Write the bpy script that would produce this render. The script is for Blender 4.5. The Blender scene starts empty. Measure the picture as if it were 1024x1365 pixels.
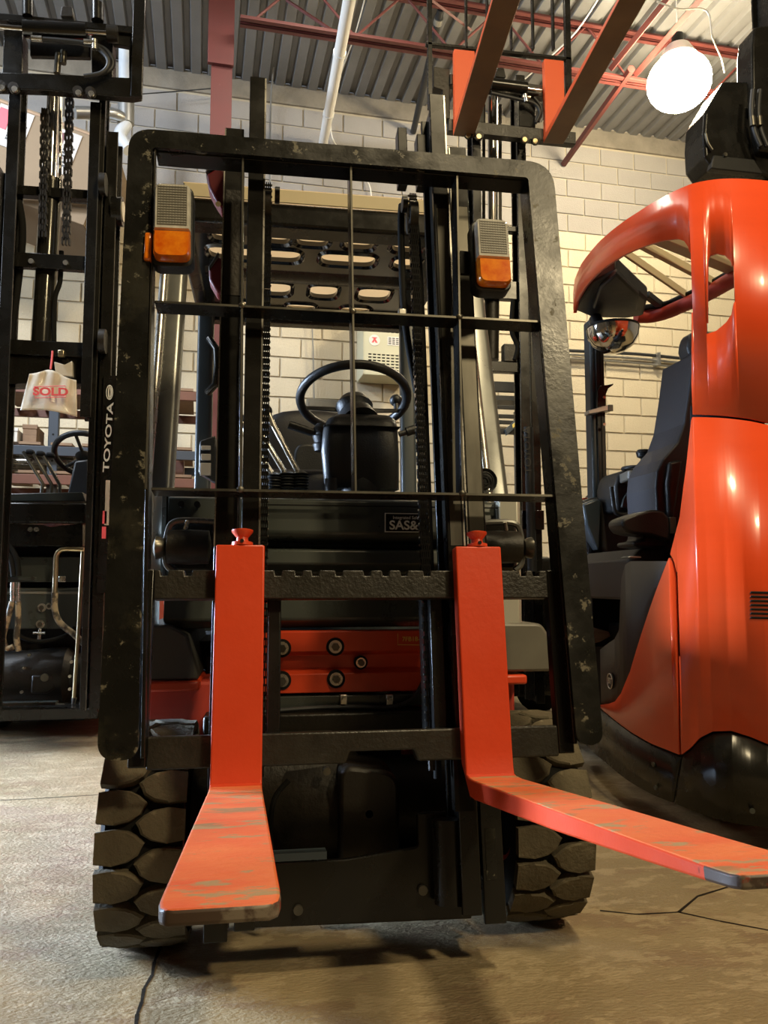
import bpy, bmesh, math, random
from mathutils import Matrix, Vector
rnd = random.Random(7)
D = math.radians
scene = bpy.context.scene
C = bpy.data.collections.new('scene'); scene.collection.children.link(C)

# ------------------------------------------------------------ camera, world, light, exposure
FPX, EYE = 1060.0, 0.8
cd = bpy.data.cameras.new('camera'); cam = bpy.data.objects.new('camera', cd); C.objects.link(cam)
CAMM = Matrix.Translation((0, 0, EYE)) @ Matrix.Rotation(D(-8.8), 4, 'Z') @ Matrix.Rotation(D(95), 4, 'X')
cam.matrix_world = CAMM
cd.sensor_fit = 'VERTICAL'; cd.sensor_height = 36.0; cd.lens = 36.0 * FPX / 1365.0
cd.clip_start = 0.05; cd.clip_end = 100
scene.camera = cam
scene.view_settings.view_transform = 'Standard'; scene.view_settings.look = 'None'
scene.view_settings.gamma = 1.0; scene.view_settings.exposure = 0.0
scene.view_settings.use_curve_mapping = False
world = bpy.data.worlds.new('world'); scene.world = world; world.use_nodes = True
world.node_tree.nodes['Background'].inputs[0].default_value = (0.75, 0.85, 1.0, 1)
world.node_tree.nodes['Background'].inputs[1].default_value = 0.35
FW = Matrix.Identity(4)                                   # main truck axes
FB = Matrix.Rotation(D(4.3), 4, 'Z')                      # building axes
FM = Matrix.Translation((0, 1.53, 0)) @ Matrix.Rotation(D(-8.4), 4, 'X')   # tilted-back mast of the main truck

def area(name, frame, loc, target, size, power, col, shape='RECTANGLE', size_y=None):
    l = bpy.data.lights.new(name, 'AREA'); l.energy = power; l.color = col; l.shape = shape
    l.size = size; l.size_y = size_y or size
    o = bpy.data.objects.new(name, l); C.objects.link(o)
    p = frame @ Vector(loc); t = frame @ Vector(target)
    o.matrix_world = Matrix.Translation(p) @ (t - p).to_track_quat('-Z', 'Y').to_matrix().to_4x4()
    return o
WARM = (1.0, 0.80, 0.47)
LAMP = Vector((3.87, 5.64, 5.00))                         # the burning high-bay lamp, building axes (its light comes from its glowing bulb)
area('bay_light_right', FW, (3.3, -2.7, 5.3), (1.2, 1.8, 0.6), 0.5, 230, WARM)
area('bay_light_middle', FW, (1.3, 0.1, 5.5), (1.2, 1.2, 0.0), 0.5, 150, WARM)
area('bay_light_rear', FW, (0.6, 5.0, 5.6), (0.6, 5.4, 0.0), 0.7, 75, (1.0, 0.90, 0.74))
area('left_wall_fill', FB, (-2.6, 3.6, 5.4), (-1.6, 6.4, 2.4), 0.7, 130, (0.84, 0.91, 1.0)).data.spread = D(110)  # added cool fill, aimed and narrowed to light the left back wall
dl = area('door_daylight', FW, (-5.4, 4.6, 1.2), (-0.9, 2.9, 0.0), 1.0, 190, (0.60, 0.76, 1.0), size_y=1.6)
area('left_ceiling_fill', FB, (-5.7, 4.0, 4.3), (0, 5.5, 5.0), 2.5, 170, (0.74, 0.86, 1.0), size_y=1.2).data.spread = D(95)  # added bluish fill for the left ceiling, wall and column; unseen source
dl.data.spread = D(38)

# ------------------------------------------------------------ pixel measurements of the photograph -> metres on a plane of a real depth
def ray(px, py):
    return (CAMM.to_3x3() @ Vector(((px - 512) / FPX, (682.5 - py) / FPX, -1.0)))
def at(px, py, v, fr=FW, ax=1):
    inv = fr.inverted(); o = inv @ Vector((0, 0, EYE)); d = inv.to_3x3() @ ray(px, py)
    return o + d * ((v - o[ax]) / d[ax])

# ------------------------------------------------------------ mesh helpers
WM = {}
class MB:
    def __init__(s): s.v = []; s.f = []
    def add(s, vs, fs):
        n = len(s.v); s.v += [Vector(p) for p in vs]; s.f += [tuple(i + n for i in f) for f in fs]; return s
    def box(s, x0, x1, y0, y1, z0, z1):
        vs = [(x, y, z) for x in (x0, x1) for y in (y0, y1) for z in (z0, z1)]
        return s.add(vs, [(0, 1, 3, 2), (4, 6, 7, 5), (0, 4, 5, 1), (2, 3, 7, 6), (0, 2, 6, 4), (1, 5, 7, 3)])
    def loft(s, rings, cap=True, closed=True):
        n = len(rings[0]); vs = [p for r in rings for p in r]; fs = []
        for i in range(len(rings) - 1):
            for j in range(n if closed else n - 1):
                a = i * n + j; b = i * n + (j + 1) % n
                fs.append((a, b, b + n, a + n))
        if cap and closed: fs += [tuple(range(n - 1, -1, -1)), tuple(range((len(rings) - 1) * n, len(rings) * n))]
        return s.add(vs, fs)
    def cyl(s, p0, p1, r, seg=16, r2=None, cap=True):
        p0 = Vector(p0); p1 = Vector(p1); q = (p1 - p0).to_track_quat('Z', 'Y'); r2 = r if r2 is None else r2
        ring = lambda p, rr: [p + q @ Vector((rr * math.cos(2 * math.pi * k / seg), rr * math.sin(2 * math.pi * k / seg), 0)) for k in range(seg)]
        return s.loft([ring(p0, r), ring(p1, r2)], cap)
    def tube(s, pts, r, seg=10, smooth=True):
        pts = [Vector(p) for p in pts]
        if smooth and len(pts) > 2:
            out = []
            for i in range(len(pts) - 1):
                a = pts[max(i - 1, 0)]; b = pts[i]; c = pts[i + 1]; d = pts[min(i + 2, len(pts) - 1)]
                for k in range(5):
                    t = k / 5
                    out.append(0.5 * ((2 * b) + (c - a) * t + (2 * a - 5 * b + 4 * c - d) * t * t + (3 * b - a - 3 * c + d) * t ** 3))
            pts = out + [pts[-1]]
        rings = []; u = None
        for i, p in enumerate(pts):
            t = (pts[min(i + 1, len(pts) - 1)] - pts[max(i - 1, 0)]).normalized()
            if u is None: u = t.orthogonal().normalized()
            u = (u - t * u.dot(t)).normalized(); w = t.cross(u)
            rings.append([p + (u * math.cos(2 * math.pi * k / seg) + w * math.sin(2 * math.pi * k / seg)) * r for k in range(seg)])
        return s.loft(rings)
    def prism(s, poly, a, b, ax=1):
        """2-D polygon extruded along axis ax from a to b (the other two axes keep their order)"""
        def P(q, t):
            return (t, q[0], q[1]) if ax == 0 else ((q[0], t, q[1]) if ax == 1 else (q[0], q[1], t))
        return s.loft([[P(q, a) for q in poly], [P(q, b) for q in poly]])
    def lathe(s, prof, origin, axis='Z', seg=20, cap=True):
        o = Vector(origin); rings = []
        for r, h in prof:
            ring = []
            for k in range(seg):
                c, n = r * math.cos(2 * math.pi * k / seg), r * math.sin(2 * math.pi * k / seg)
                ring.append(o + Vector({'Z': (c, n, h), 'Y': (c, h, n), 'X': (h, c, n)}[axis]))
            rings.append(ring)
        return s.loft(rings, cap)
    def ell(s, c, rx, ry, rz, seg=20, rows=12, e=1.0):
        c = Vector(c); rings = []
        def sp(v): return math.copysign(abs(v) ** e, v)
        for i in range(rows + 1):
            a = -math.pi / 2 + math.pi * (i + 0.02) / (rows + 0.04)
            rings.append([c + Vector((rx * sp(math.cos(a)) * sp(math.cos(2 * math.pi * k / seg)), ry * sp(math.cos(a)) * sp(math.sin(2 * math.pi * k / seg)), rz * sp(math.sin(a)))) for k in range(seg)])
        return s.loft(rings)
    def xf(s, m): s.v = [m @ p for p in s.v]; return s
    def build(s, name, m, parent=None, frame=FW, origin=None, bevel=0.0, smooth=38, seg=2, solid=0.0, subd=0):
        vs = [frame @ p for p in s.v]
        if origin is not None: O = Matrix.Translation(frame @ Vector(origin))
        elif parent is not None: O = WM[parent]
        else:
            O = Matrix.Translation(((min(p.x for p in vs) + max(p.x for p in vs)) / 2, (min(p.y for p in vs) + max(p.y for p in vs)) / 2, min(p.z for p in vs)))
        inv = O.inverted()
        me = bpy.data.meshes.new(name); me.from_pydata([inv @ p for p in vs], [], s.f)
        bm = bmesh.new(); bm.from_mesh(me); bmesh.ops.recalc_face_normals(bm, faces=bm.faces); bm.to_mesh(me); bm.free()
        return link(name, me, m, parent, O, bevel, smooth, seg, solid, subd)
def link(name, me, m, parent, O, bevel=0, smooth=38, seg=2, solid=0.0, subd=0):
    o = bpy.data.objects.new(name, me); C.objects.link(o)
    if m is not None and not me.materials: me.materials.append(m)
    if parent is not None: o.parent = parent; o.matrix_basis = WM[parent].inverted() @ O
    else: o.matrix_basis = O
    WM[o] = O.copy()
    if smooth: me.shade_smooth(); me.set_sharp_from_angle(angle=D(smooth))
    if solid:
        k = o.modifiers.new('solid', 'SOLIDIFY'); k.thickness = abs(solid); k.offset = 1 if solid > 0 else -1
    if subd: k = o.modifiers.new('subd', 'SUBSURF'); k.levels = subd; k.render_levels = subd
    if bevel:
        k = o.modifiers.new('bevel', 'BEVEL'); k.width = bevel; k.segments = seg; k.limit_method = 'ANGLE'; k.angle_limit = D(35)
        k.harden_normals = False
    return o
def again(o, M, parent=None, **kw):
    """another copy of a part sharing mesh data; M = its world matrix"""
    c = o.copy(); C.objects.link(c); p = parent or o.parent
    c.parent = p; c.matrix_basis = WM[p].inverted() @ M if p else M
    WM[c] = M.copy(); return c
def tag(o, label=None, cat=None, group=None, kind=None):
    if label: o['label'] = label
    if cat: o['category'] = cat
    if group: o['group'] = group
    if kind: o['kind'] = kind
    return o
def thing(name, label, cat, loc, group=None, rot=0, frame=FW):
    o = bpy.data.objects.new(name, None); C.objects.link(o); o.empty_display_size = 0.1
    M = Matrix.Translation(frame @ Vector(loc)) @ Matrix.Rotation(rot, 4, 'Z')
    o.matrix_basis = M; WM[o] = M.copy(); return tag(o, label, cat, group)
def rpoly(pts, seg=6):
    """polygon with rounded corners: (x, y, r)"""
    out = []; n = len(pts)
    for i, p in enumerate(pts):
        r = p[2] if len(p) > 2 else 0
        P = Vector(p[:2])
        if r <= 0: out.append(tuple(P)); continue
        a = (Vector(pts[i - 1][:2]) - P); b = (Vector(pts[(i + 1) % n][:2]) - P)
        an = a.normalized(); bn = b.normalized(); ang = an.angle(bn)
        t = min(r / math.tan(ang / 2), a.length * 0.49, b.length * 0.49)
        A = P + an * t; B = P + bn * t
        for k in range(seg + 1):
            u = k / seg; out.append(tuple((1 - u) ** 2 * A + 2 * u * (1 - u) * P + u * u * B))
    return out
def plate(name, outer, holes, t0, t1, m, parent=None, frame=FW, ax=1, bevel=0.0, **kw):
    """flat plate with holes: outlines in the two axes other than ax, thickness t0..t1 along ax"""
    cu = bpy.data.curves.new('tmp', 'CURVE'); cu.dimensions = '2D'; cu.fill_mode = 'BOTH'
    for poly in [outer] + holes:
        sp = cu.splines.new('POLY'); sp.points.add(len(poly) - 1); sp.use_cyclic_u = True
        for k, q in enumerate(poly): sp.points[k].co = (q[0], q[1], 0, 1)
    cu.extrude = abs(t1 - t0) / 2
    ob = bpy.data.objects.new('tmp', cu); C.objects.link(ob)
    me = bpy.data.meshes.new_from_object(ob, depsgraph=bpy.context.evaluated_depsgraph_get())
    mid = (t0 + t1) / 2; mb = MB()
    for v in me.vertices:
        x, y, z = v.co; z += mid
        mb.v.append(Vector((z, x, y) if ax == 0 else ((x, z, y) if ax == 1 else (x, y, z))))
    mb.f = [tuple(p.vertices) for p in me.polygons]
    bpy.data.objects.remove(ob); bpy.data.meshes.remove(me); bpy.data.curves.remove(cu)
    return mb.build(name, m, parent, frame, bevel=bevel, **kw)
def text(name, s, size, M, m, parent, ext=0.0006, align='CENTER', xs=1.0, bold=0.0):
    cu = bpy.data.curves.new('tmp', 'FONT'); cu.body = s; cu.size = size; cu.extrude = ext; cu.align_x = align; cu.align_y = 'CENTER'; cu.offset = bold
    ob = bpy.data.objects.new('tmp', cu); C.objects.link(ob)
    me = bpy.data.meshes.new_from_object(ob, depsgraph=bpy.context.evaluated_depsgraph_get())
    bpy.data.objects.remove(ob); bpy.data.curves.remove(cu)
    me.name = name
    me.transform(WM[parent].inverted() @ M @ Matrix.Diagonal((xs, 1, 1, 1)))
    return link(name, me, m, parent, WM[parent], smooth=0)
def face_m(p, frame=FW, rz=0.0, roll=0.0, ext=0.0):
    """matrix whose XY plane faces the camera side (-Y) at p"""
    return frame @ Matrix.Translation(p) @ Matrix.Rotation(rz, 4, 'Z') @ Matrix.Rotation(D(90), 4, 'X') @ Matrix.Rotation(roll, 4, 'Z')

# ------------------------------------------------------------ materials
def mat(name, col, rough=0.5, metal=0.0, var=None, vs=6.0, vamt=0.5, bump=0.0, bs=40.0, wear=None, ws=9.0, wt=0.62, rvar=0.0,
        emit=None, es=0.0, coat=0.0, trans=0.0, alpha=1.0, stretch=(1, 1, 1), wrough=None, spec=0.5, wear2=None, w2s=3.0, w2t=0.6):
    m = bpy.data.materials.new(name); m.use_nodes = True; nt = m.node_tree; N = nt.nodes; L = nt.links
    b = N['Principled BSDF']; b.inputs['Roughness'].default_value = rough; b.inputs['Metallic'].default_value = metal
    b.inputs['Coat Weight'].default_value = coat; b.inputs['Coat Roughness'].default_value = 0.12
    b.inputs['Transmission Weight'].default_value = trans; b.inputs['Specular IOR Level'].default_value = spec
    b.inputs['Base Color'].default_value = (*col, 1)
    if emit: b.inputs['Emission Color'].default_value = (*emit, 1); b.inputs['Emission Strength'].default_value = es
    tc = N.new('ShaderNodeTexCoord'); mp = N.new('ShaderNodeMapping'); L.new(tc.outputs['Object'], mp.inputs[0]); mp.inputs['Scale'].default_value = stretch
    def noise(sc, det=5, w=0.6):
        n = N.new('ShaderNodeTexNoise'); n.inputs['Scale'].default_value = sc; n.inputs['Detail'].default_value = det; n.inputs['Roughness'].default_value = w
        L.new(mp.outputs[0], n.inputs['Vector']); return n
    def ramp(src, a, c):
        r = N.new('ShaderNodeMapRange'); r.inputs[1].default_value = a; r.inputs[2].default_value = c; L.new(src, r.inputs[0]); return r.outputs[0]
    def mix(f, a, c):
        x = N.new('ShaderNodeMix'); x.data_type = 'RGBA'; L.new(f, x.inputs[0])
        for k, q in ((6, a), (7, c)):
            if isinstance(q, tuple): x.inputs[k].default_value = (*q, 1)
            else: L.new(q, x.inputs[k])
        return x.outputs[2]
    cur = col; changed = False; wf = None
    if var:
        n = noise(vs); f = ramp(n.outputs[0], 0.5 - 0.25 / max(vamt, .01) * 0.5, 0.5 + 0.25 / max(vamt, .01) * 0.5); cur = mix(f, cur, var); changed = True
    if wear2:
        n = noise(w2s, 6); f = ramp(n.outputs[0], w2t, w2t + 0.06); cur = mix(f, cur, wear2); changed = True
    if wear:
        n = noise(ws, 8, 0.7); wf = ramp(n.outputs[0], wt, wt + 0.04); cur = mix(wf, cur, wear); changed = True
    if changed: L.new(cur, b.inputs['Base Color'])
    if rvar or (wrough is not None and wf is not None):
        n = noise(vs * 1.7); f = ramp(n.outputs[0], 0.3, 0.7); r = N.new('ShaderNodeMapRange'); L.new(f, r.inputs[0])
        r.inputs[3].default_value = max(rough - rvar, 0.03); r.inputs[4].default_value = rough + rvar; ro = r.outputs[0]
        if wrough is not None and wf is not None:
            x = N.new('ShaderNodeMix'); L.new(wf, x.inputs[0]); L.new(ro, x.inputs[2]); x.inputs[3].default_value = wrough; ro = x.outputs[0]
        L.new(ro, b.inputs['Roughness'])
    if bump:
        n = noise(bs, 4); bp = N.new('ShaderNodeBump'); bp.inputs['Strength'].default_value = bump; bp.inputs['Distance'].default_value = 0.01
        L.new(n.outputs[0], bp.inputs['Height']); L.new(bp.outputs[0], b.inputs['Normal'])
    if alpha < 1: b.inputs['Alpha'].default_value = alpha
    return m
M_ = {}
def K(k, *a, **kw): M_[k] = mat(k, *a, **kw); return M_[k]
K('concrete', (0.35, 0.275, 0.155), 0.50, var=(0.17, 0.13, 0.075), vs=1.6, vamt=0.30, bump=0.6, bs=90, wear=(0.335, 0.265, 0.16), ws=14, wt=0.52, rvar=0.16, stretch=(.8, 1.5, 1), wear2=(0.235, 0.17, 0.10), w2s=4.5, w2t=0.53)
K('mortar', (0.40, 0.35, 0.26), 0.95, var=(0.46, .41, .32), vs=3, bump=0.5, bs=30)
K('block_grey', (0.345, 0.33, 0.315), 0.9, var=(0.295, 0.28, 0.265), vs=2.0, bump=0.35, bs=90)
K('block_cream', (0.60, 0.53, 0.39), 0.85, var=(0.52, 0.455, 0.33), vs=2.5, bump=0.5, bs=60)
K('deck', (0.25, 0.25, 0.25), 0.45, 0.3, var=(0.16, 0.16, 0.16), vs=1.2, rvar=0.1)
K('oxide', (0.11, 0.019, 0.016), 0.6, var=(0.09, 0.022, 0.018), vs=5, wear=(0.20, 0.08, 0.07), ws=6, wt=0.68)
K('black', (0.006, 0.006, 0.0055), 0.27, var=(0.011, 0.010, 0.008), vs=5, rvar=0.08, spec=.35)
K('black_gloss', (0.006, 0.006, 0.006), 0.13, spec=.6, coat=.5)
K('black_worn', (0.006, 0.006, 0.005), 0.30, rvar=0.10, vs=6, wear=(0.11, 0.10, 0.07), ws=24, wt=0.59, wrough=0.7, bump=0.05, bs=70, spec=.45, wear2=(0.018, 0.017, 0.012), w2s=6, w2t=.55)
K('black_cast', (0.012, 0.011, 0.009), 0.36, var=(0.024, 0.022, 0.017), vs=14, bump=0.2, bs=130, rvar=0.1, spec=.4)
K('black_matte', (0.006, 0.006, 0.006), 0.7, spec=.2)
K('black_oily', (0.009, 0.008, 0.006), 0.45, var=(0.018, 0.014, 0.009), vs=9, bump=0.2, bs=60, spec=.35)
K('panel', (0.034, 0.040, 0.036), 0.30, var=(0.042, 0.047, 0.042), vs=3, rvar=0.05, spec=.5)
K('slate', (0.045, 0.062, 0.075), 0.36, var=(0.035, 0.048, 0.058), vs=3)
K('plastic', (0.011, 0.012, 0.013), 0.40, bump=0.15, bs=220, rvar=0.05, spec=.4)
K('plastic_grey', (0.040, 0.036, 0.032), 0.55, bump=0.15, bs=260, spec=.4)
K('seat_vinyl', (0.010, 0.011, 0.016), 0.5, bump=0.1, bs=150, spec=.4)
K('fender', (0.055, 0.055, 0.048), 0.5, var=(0.04, 0.04, 0.036), vs=4)
K('fender_light', (0.15, 0.145, 0.12), 0.42, var=(0.11, 0.105, 0.09), vs=7)
K('steel', (0.55, 0.53, 0.48), 0.28, 0.9, rvar=0.1, vs=9)
K('rail_steel', (0.16, 0.15, 0.125), 0.34, 0.8, rvar=0.1, vs=7, var=(0.06, 0.057, 0.048), stretch=(1, 1, .2))
K('pillar_grey', (0.11, 0.115, 0.11), 0.30, 0.5, var=(0.15, 0.15, 0.14), vs=3, rvar=0.08)
K('pillar_pale', (0.52, 0.52, 0.46), 0.4, 0.3, wear=(0.25, .23, .18), ws=14, wt=.6)
K('chrome', (0.80, 0.78, 0.74), 0.10, 1.0)
K('brass', (0.60, 0.50, 0.30), 0.3, 1.0)
K('red', (0.66, 0.062, 0.016), 0.36, var=(0.56, 0.048, 0.013), vs=3, wear=(0.18, 0.02, 0.012), ws=16, wt=0.70, bump=0.08, bs=30, rvar=0.06)
K('red_blade', (0.70, 0.19, 0.06), 0.55, var=(0.64, 0.10, 0.035), vs=9, wear=(0.36, 0.24, 0.12), ws=11, wt=0.55, bump=0.15, bs=60, stretch=(1.0, 2.0, 1), wear2=(0.30, .17, .08), w2s=7, w2t=.58)
K('red_chassis', (0.55, 0.06, 0.035), 0.5, var=(0.42, 0.04, 0.025), vs=6, wear=(0.12, 0.02, 0.015), ws=30, wt=0.67)
K('red_shell', (0.78, 0.075, 0.014), 0.30, var=(0.74, 0.068, 0.013), vs=2, wear=(0.82, 0.18, 0.08), ws=4.5, wt=0.68, coat=0.5, stretch=(1, 1, 16))
K('red_in', (0.42, 0.05, 0.035), 0.5)
K('orange_fork', (0.85, 0.12, 0.022), 0.5, var=(0.78, 0.10, 0.02), vs=3)
K('fork_rust', (0.24, 0.14, 0.075), 0.5, 0.2, var=(0.15, 0.09, 0.055), vs=3, wear=(0.5, 0.12, 0.04), ws=4, wt=0.68, rvar=0.1)
K('maroon', (0.16, 0.012, 0.018), 0.45)
K('rubber', (0.075, 0.064, 0.043), 0.9, var=(0.14, 0.118, 0.078), vs=6, bump=0.45, bs=70, wear=(0.18, 0.155, 0.105), ws=7, wt=0.60, spec=.2)
K('rubber_dark', (0.007, 0.007, 0.006), 0.85, spec=.2)
K('amber', (0.70, 0.10, 0.002), 0.08, trans=0.15, coat=1.0, var=(0.95, 0.30, 0.015), vs=38, vamt=.6)
K('amber_deep', (0.60, 0.12, 0.005), 0.15, coat=0.8)
K('clear_lens', (0.62, 0.61, 0.56), 0.06, coat=1.0, var=(0.34, 0.33, 0.30), vs=26)
K('reflector', (0.75, 0.74, 0.68), 0.15, 1.0)
K('cream_cover', (0.50, 0.43, 0.28), 0.55, var=(0.44, 0.38, 0.25), vs=5)
K('cream_sheet', (0.80, 0.68, 0.50), 0.7)
K('heater', (0.58, 0.57, 0.42), 0.45)
K('white', (0.80, 0.78, 0.74), 0.5)
K('white_pipe', (0.78, 0.78, 0.76), 0.35)
K('galv', (0.42, 0.42, 0.40), 0.35, 0.8, var=(0.3, 0.3, 0.29), vs=8)
K('duct', (0.62, 0.66, 0.70), 0.35, 0.3)
K('cardboard', (0.175, 0.125, 0.075), 0.85, var=(0.155, 0.11, 0.066), vs=3)
K('print_white', (0.34, 0.32, 0.30), 0.7)
K('print_red', (0.55, 0.05, 0.07), 0.6)
K('print_dark', (0.10, 0.03, 0.03), 0.6)
K('ink', (0.02, 0.02, 0.02), 0.6)
K('sold_red', (0.75, 0.10, 0.12), 0.5)
K('bag', (0.62, 0.56, 0.46), 0.5, var=(0.56, 0.51, 0.42), vs=6, bump=0.25, bs=18, coat=0.1)
K('cylinder_gloss', (0.05, 0.048, 0.042), 0.16, 0.7)
K('decal', (0.72, 0.72, 0.66), 0.5)
K('decal_dim', (0.50, 0.46, 0.36), 0.55)
K('decal_faint', (0.035, 0.035, 0.032), 0.6)
K('yellow_mark', (0.80, 0.60, 0.12), 0.5)
K('rack_blue', (0.045, 0.058, 0.078), 0.45)
K('rack_orange', (0.17, 0.07, 0.045), 0.55, var=(0.11, 0.05, 0.035), vs=4)
K('wood', (0.30, 0.20, 0.12), 0.8, var=(0.18, 0.11, 0.07), vs=8, stretch=(1, 6, 6))
K('alu', (0.55, 0.55, 0.54), 0.35, 0.8)
K('wire_white', (0.75, 0.73, 0.66), 0.6)
K('cable_black', (0.02, 0.022, 0.025), 0.5)
K('hose', (0.045, 0.035, 0.022), 0.6, var=(0.30, 0.24, 0.15), vs=26, vamt=2)
K('lamp_glow', (1, 1, 1), 0.5, emit=(1.0, 0.83, 0.54), es=170.0)
K('lamp_shade', (0.70, 0.70, 0.68), 0.4, 0.3)
K('wall_dark', (0.12, 0.11, 0.10), 0.9)
K('trim_grey', (0.30, 0.27, 0.22), 0.95, var=(0.17, 0.15, 0.12), vs=4, bump=.6, bs=25)
K('tip_worn', (0.060, 0.038, 0.028), 0.45, wear=(0.28, 0.04, 0.02), ws=15, wt=.56, wear2=(.16, .13, .10), w2s=25, w2t=.58)
m_ = K('cream_sheet', (0.62, 0.48, 0.30), 0.7); nt = m_.node_tree; tr = nt.nodes.new('ShaderNodeBsdfTranslucent'); tr.inputs[0].default_value = (0.85, 0.66, 0.43, 1)
mx = nt.nodes.new('ShaderNodeMixShader'); mx.inputs[0].default_value = 0.6; bs_ = nt.nodes['Principled BSDF']; out = nt.nodes['Material Output']
nt.links.new(bs_.outputs[0], mx.inputs[1]); nt.links.new(tr.outputs[0], mx.inputs[2]); nt.links.new(mx.outputs[0], out.inputs[0])
# ============================================================ THE SETTING (building axes FB, wall plane y = 7.7)
YW, ZC = 7.7, 5.80
def struct(name, mb, m, fr=FB, **kw): return tag(mb.build(name, m, frame=fr, **kw), kind='structure')
struct('floor', MB().box(-7, 9, -6, YW, -0.1, 0), M_['concrete'], smooth=0)
cr = MB()
for pix in ([(214, 1262), (206, 1282), (203, 1300), (192, 1318), (189, 1336), (183, 1352), (180, 1380)], [(800, 1214), (850, 1219), (905, 1216), (960, 1228), (1040, 1243)], [(-20, 1068), (60, 1064), (140, 1059)], [(905, 1216), (930, 1195), (985, 1178)]):
    pts = [(q.x, q.y) for q in (at(a, b, 0, FW, 2) for a, b in pix)]
    for (x0, y0), (x1, y1) in zip(pts, pts[1:]):
        d = Vector((x1 - x0, y1 - y0, 0)).normalized(); n = Vector((-d.y, d.x, 0)) * 0.004
        a = Vector((x0, y0, 0.0006)); b = Vector((x1, y1, 0.0006)); cr.add([a - n, a + n, b + n * .7, b - n * .7], [(0, 1, 2, 3)])
tag(cr.build('trim_1', M_['black_oily'], frame=FW, smooth=0), kind='structure', label='dark cracks running through the concrete floor')
wall = struct('wall_back', MB().box(-6, 9, YW + 0.012, YW + 0.2, 0, ZC + 0.05), M_['mortar'], smooth=0)
struct('wall_left', MB().box(-6.2, -6, -6, YW, 0, ZC), M_['wall_dark'], smooth=0)
struct('wall_right', MB().box(9, 9.2, -6, YW, 0, ZC), M_['block_grey'], smooth=0)
struct('wall_front', MB().box(-6, 9, -6.2, -6, 0, ZC), M_['wall_dark'], smooth=0)
# concrete blocks: those seen in the photograph each a part, the rest one joined part
seen = [(730, 110, 1024, 560), (330, 120, 560, 290), (200, 115, 300, 270), (350, 425, 560, 570), (620, 200, 700, 700), (0, 320, 130, 640), (560, 110, 730, 240), (130, 60, 210, 420), (210, 360, 330, 560), (760, 560, 900, 680)]
def project(p):
    c = CAMM.inverted() @ p; return 512 + FPX * c.x / -c.z, 682.5 - FPX * c.y / -c.z
BW, BH, G = 0.414, 0.2, 0.0052
def block_mesh(seed, w, rough, m):
    r = random.Random(seed); e = rough
    mb = MB(); x, z = w / 2 - G, BH / 2 - G
    q = [(-x + r.uniform(0, e), -z + r.uniform(0, e)), (x - r.uniform(0, e), -z + r.uniform(0, e)), (x - r.uniform(0, e), z - r.uniform(0, e)), (-x + r.uniform(0, e), z - r.uniform(0, e))]
    c = [(a * 0.985, b * 0.965) for a, b in q]
    mb.loft([[(a, 0.014, b) for a, b in q], [(a, 0.002, b) for a, b in q], [(a, -0.004 + r.uniform(-.001, .001), b) for a, b in c]])
    me = bpy.data.meshes.new('block'); me.from_pydata(mb.v, [], mb.f)
    bm = bmesh.new(); bm.from_mesh(me); bmesh.ops.recalc_face_normals(bm, faces=bm.faces); bm.to_mesh(me); bm.free(); me.materials.append(m); return me
GREY = [block_mesh(k, BW, 0.002, M_['block_grey']) for k in range(4)]; CREAM = [block_mesh(20 + k, BW, 0.005, M_['block_cream']) for k in range(4)]
GH = block_mesh(50, BW / 2, 0.002, M_['block_grey']); CH = block_mesh(51, BW / 2, 0.004, M_['block_cream'])
cand = []; X0 = 4.674 - 40 * BW
for row in range(28):
    z = 0.1 + row * BH; off = 0.0 if row % 2 else BW / 2
    for col in range(14, 53):
        x = X0 + off + (col + .5) * BW
        if x < -5.8 or x > 8.8: continue
        p = FB @ Vector((x, YW, z)); px, py = project(p); s = 0
        if p.y > 1:
            for a, b, c, d in seen:
                if a - 18 < px < c + 18 and b - 8 < py < d + 8: s = 1
        cand.append((s, rnd.random(), x, z))
vis = [c for c in cand if c[0]]; rest = [c for c in cand if not c[0]]
if len(vis) > 300: rest += vis[300:]; vis = vis[:300]
WO = WM[wall]
for s, r, x, z in vis:
    cream = z < 4.65
    me = (CREAM if cream else GREY)[int(r * 4)]
    o = bpy.data.objects.new('block', me); C.objects.link(o); o.parent = wall
    M = FB @ Matrix.Translation((x, YW + rnd.uniform(-.0015, .0015), z)); o.matrix_basis = WO.inverted() @ M; WM[o] = M
for cream in (0, 1):
    mb = MB()
    for s, r, x, z in rest:
        if (z < 4.65) == bool(cream):
            mb.add([Vector((x - BW / 2 + G, YW + .014, z - BH / 2 + G)), Vector((x + BW / 2 - G, YW + .014, z - BH / 2 + G)), Vector((x + BW / 2 - G, YW + .014, z + BH / 2 - G)), Vector((x - BW / 2 + G, YW + .014, z + BH / 2 - G))]
                   + [Vector((x + a * (BW / 2 - 2 * G), YW - .003, z + b * (BH / 2 - 2 * G))) for a, b in ((-1, -1), (1, -1), (1, 1), (-1, 1))],
                   [(4, 5, 6, 7), (0, 1, 5, 4), (1, 2, 6, 5), (2, 3, 7, 6), (3, 0, 4, 7)])
    tag(mb.build('block_courses', M_['block_cream' if cream else 'block_grey'], wall, frame=FB, smooth=0), kind='stuff')
struct('trim_2', MB().box(-6, 9, YW - 0.02, YW + 0.05, 5.62, ZC + 0.02), M_['trim_grey'], bevel=.01)
# corrugated roof deck
mb = MB(); prof = []; x = -6.0
while x < 9.0:
    prof += [(x, 0.045), (x + 0.045, 0.045), (x + 0.062, 0.0), (x + 0.148, 0.0)]; x += 0.165
mb.loft([[(a, -6, ZC + b) for a, b in prof], [(a, YW, ZC + b) for a, b in prof]], closed=False, cap=False)
struct('ceiling', mb, M_['deck'], smooth=0, solid=0.006)
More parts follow.
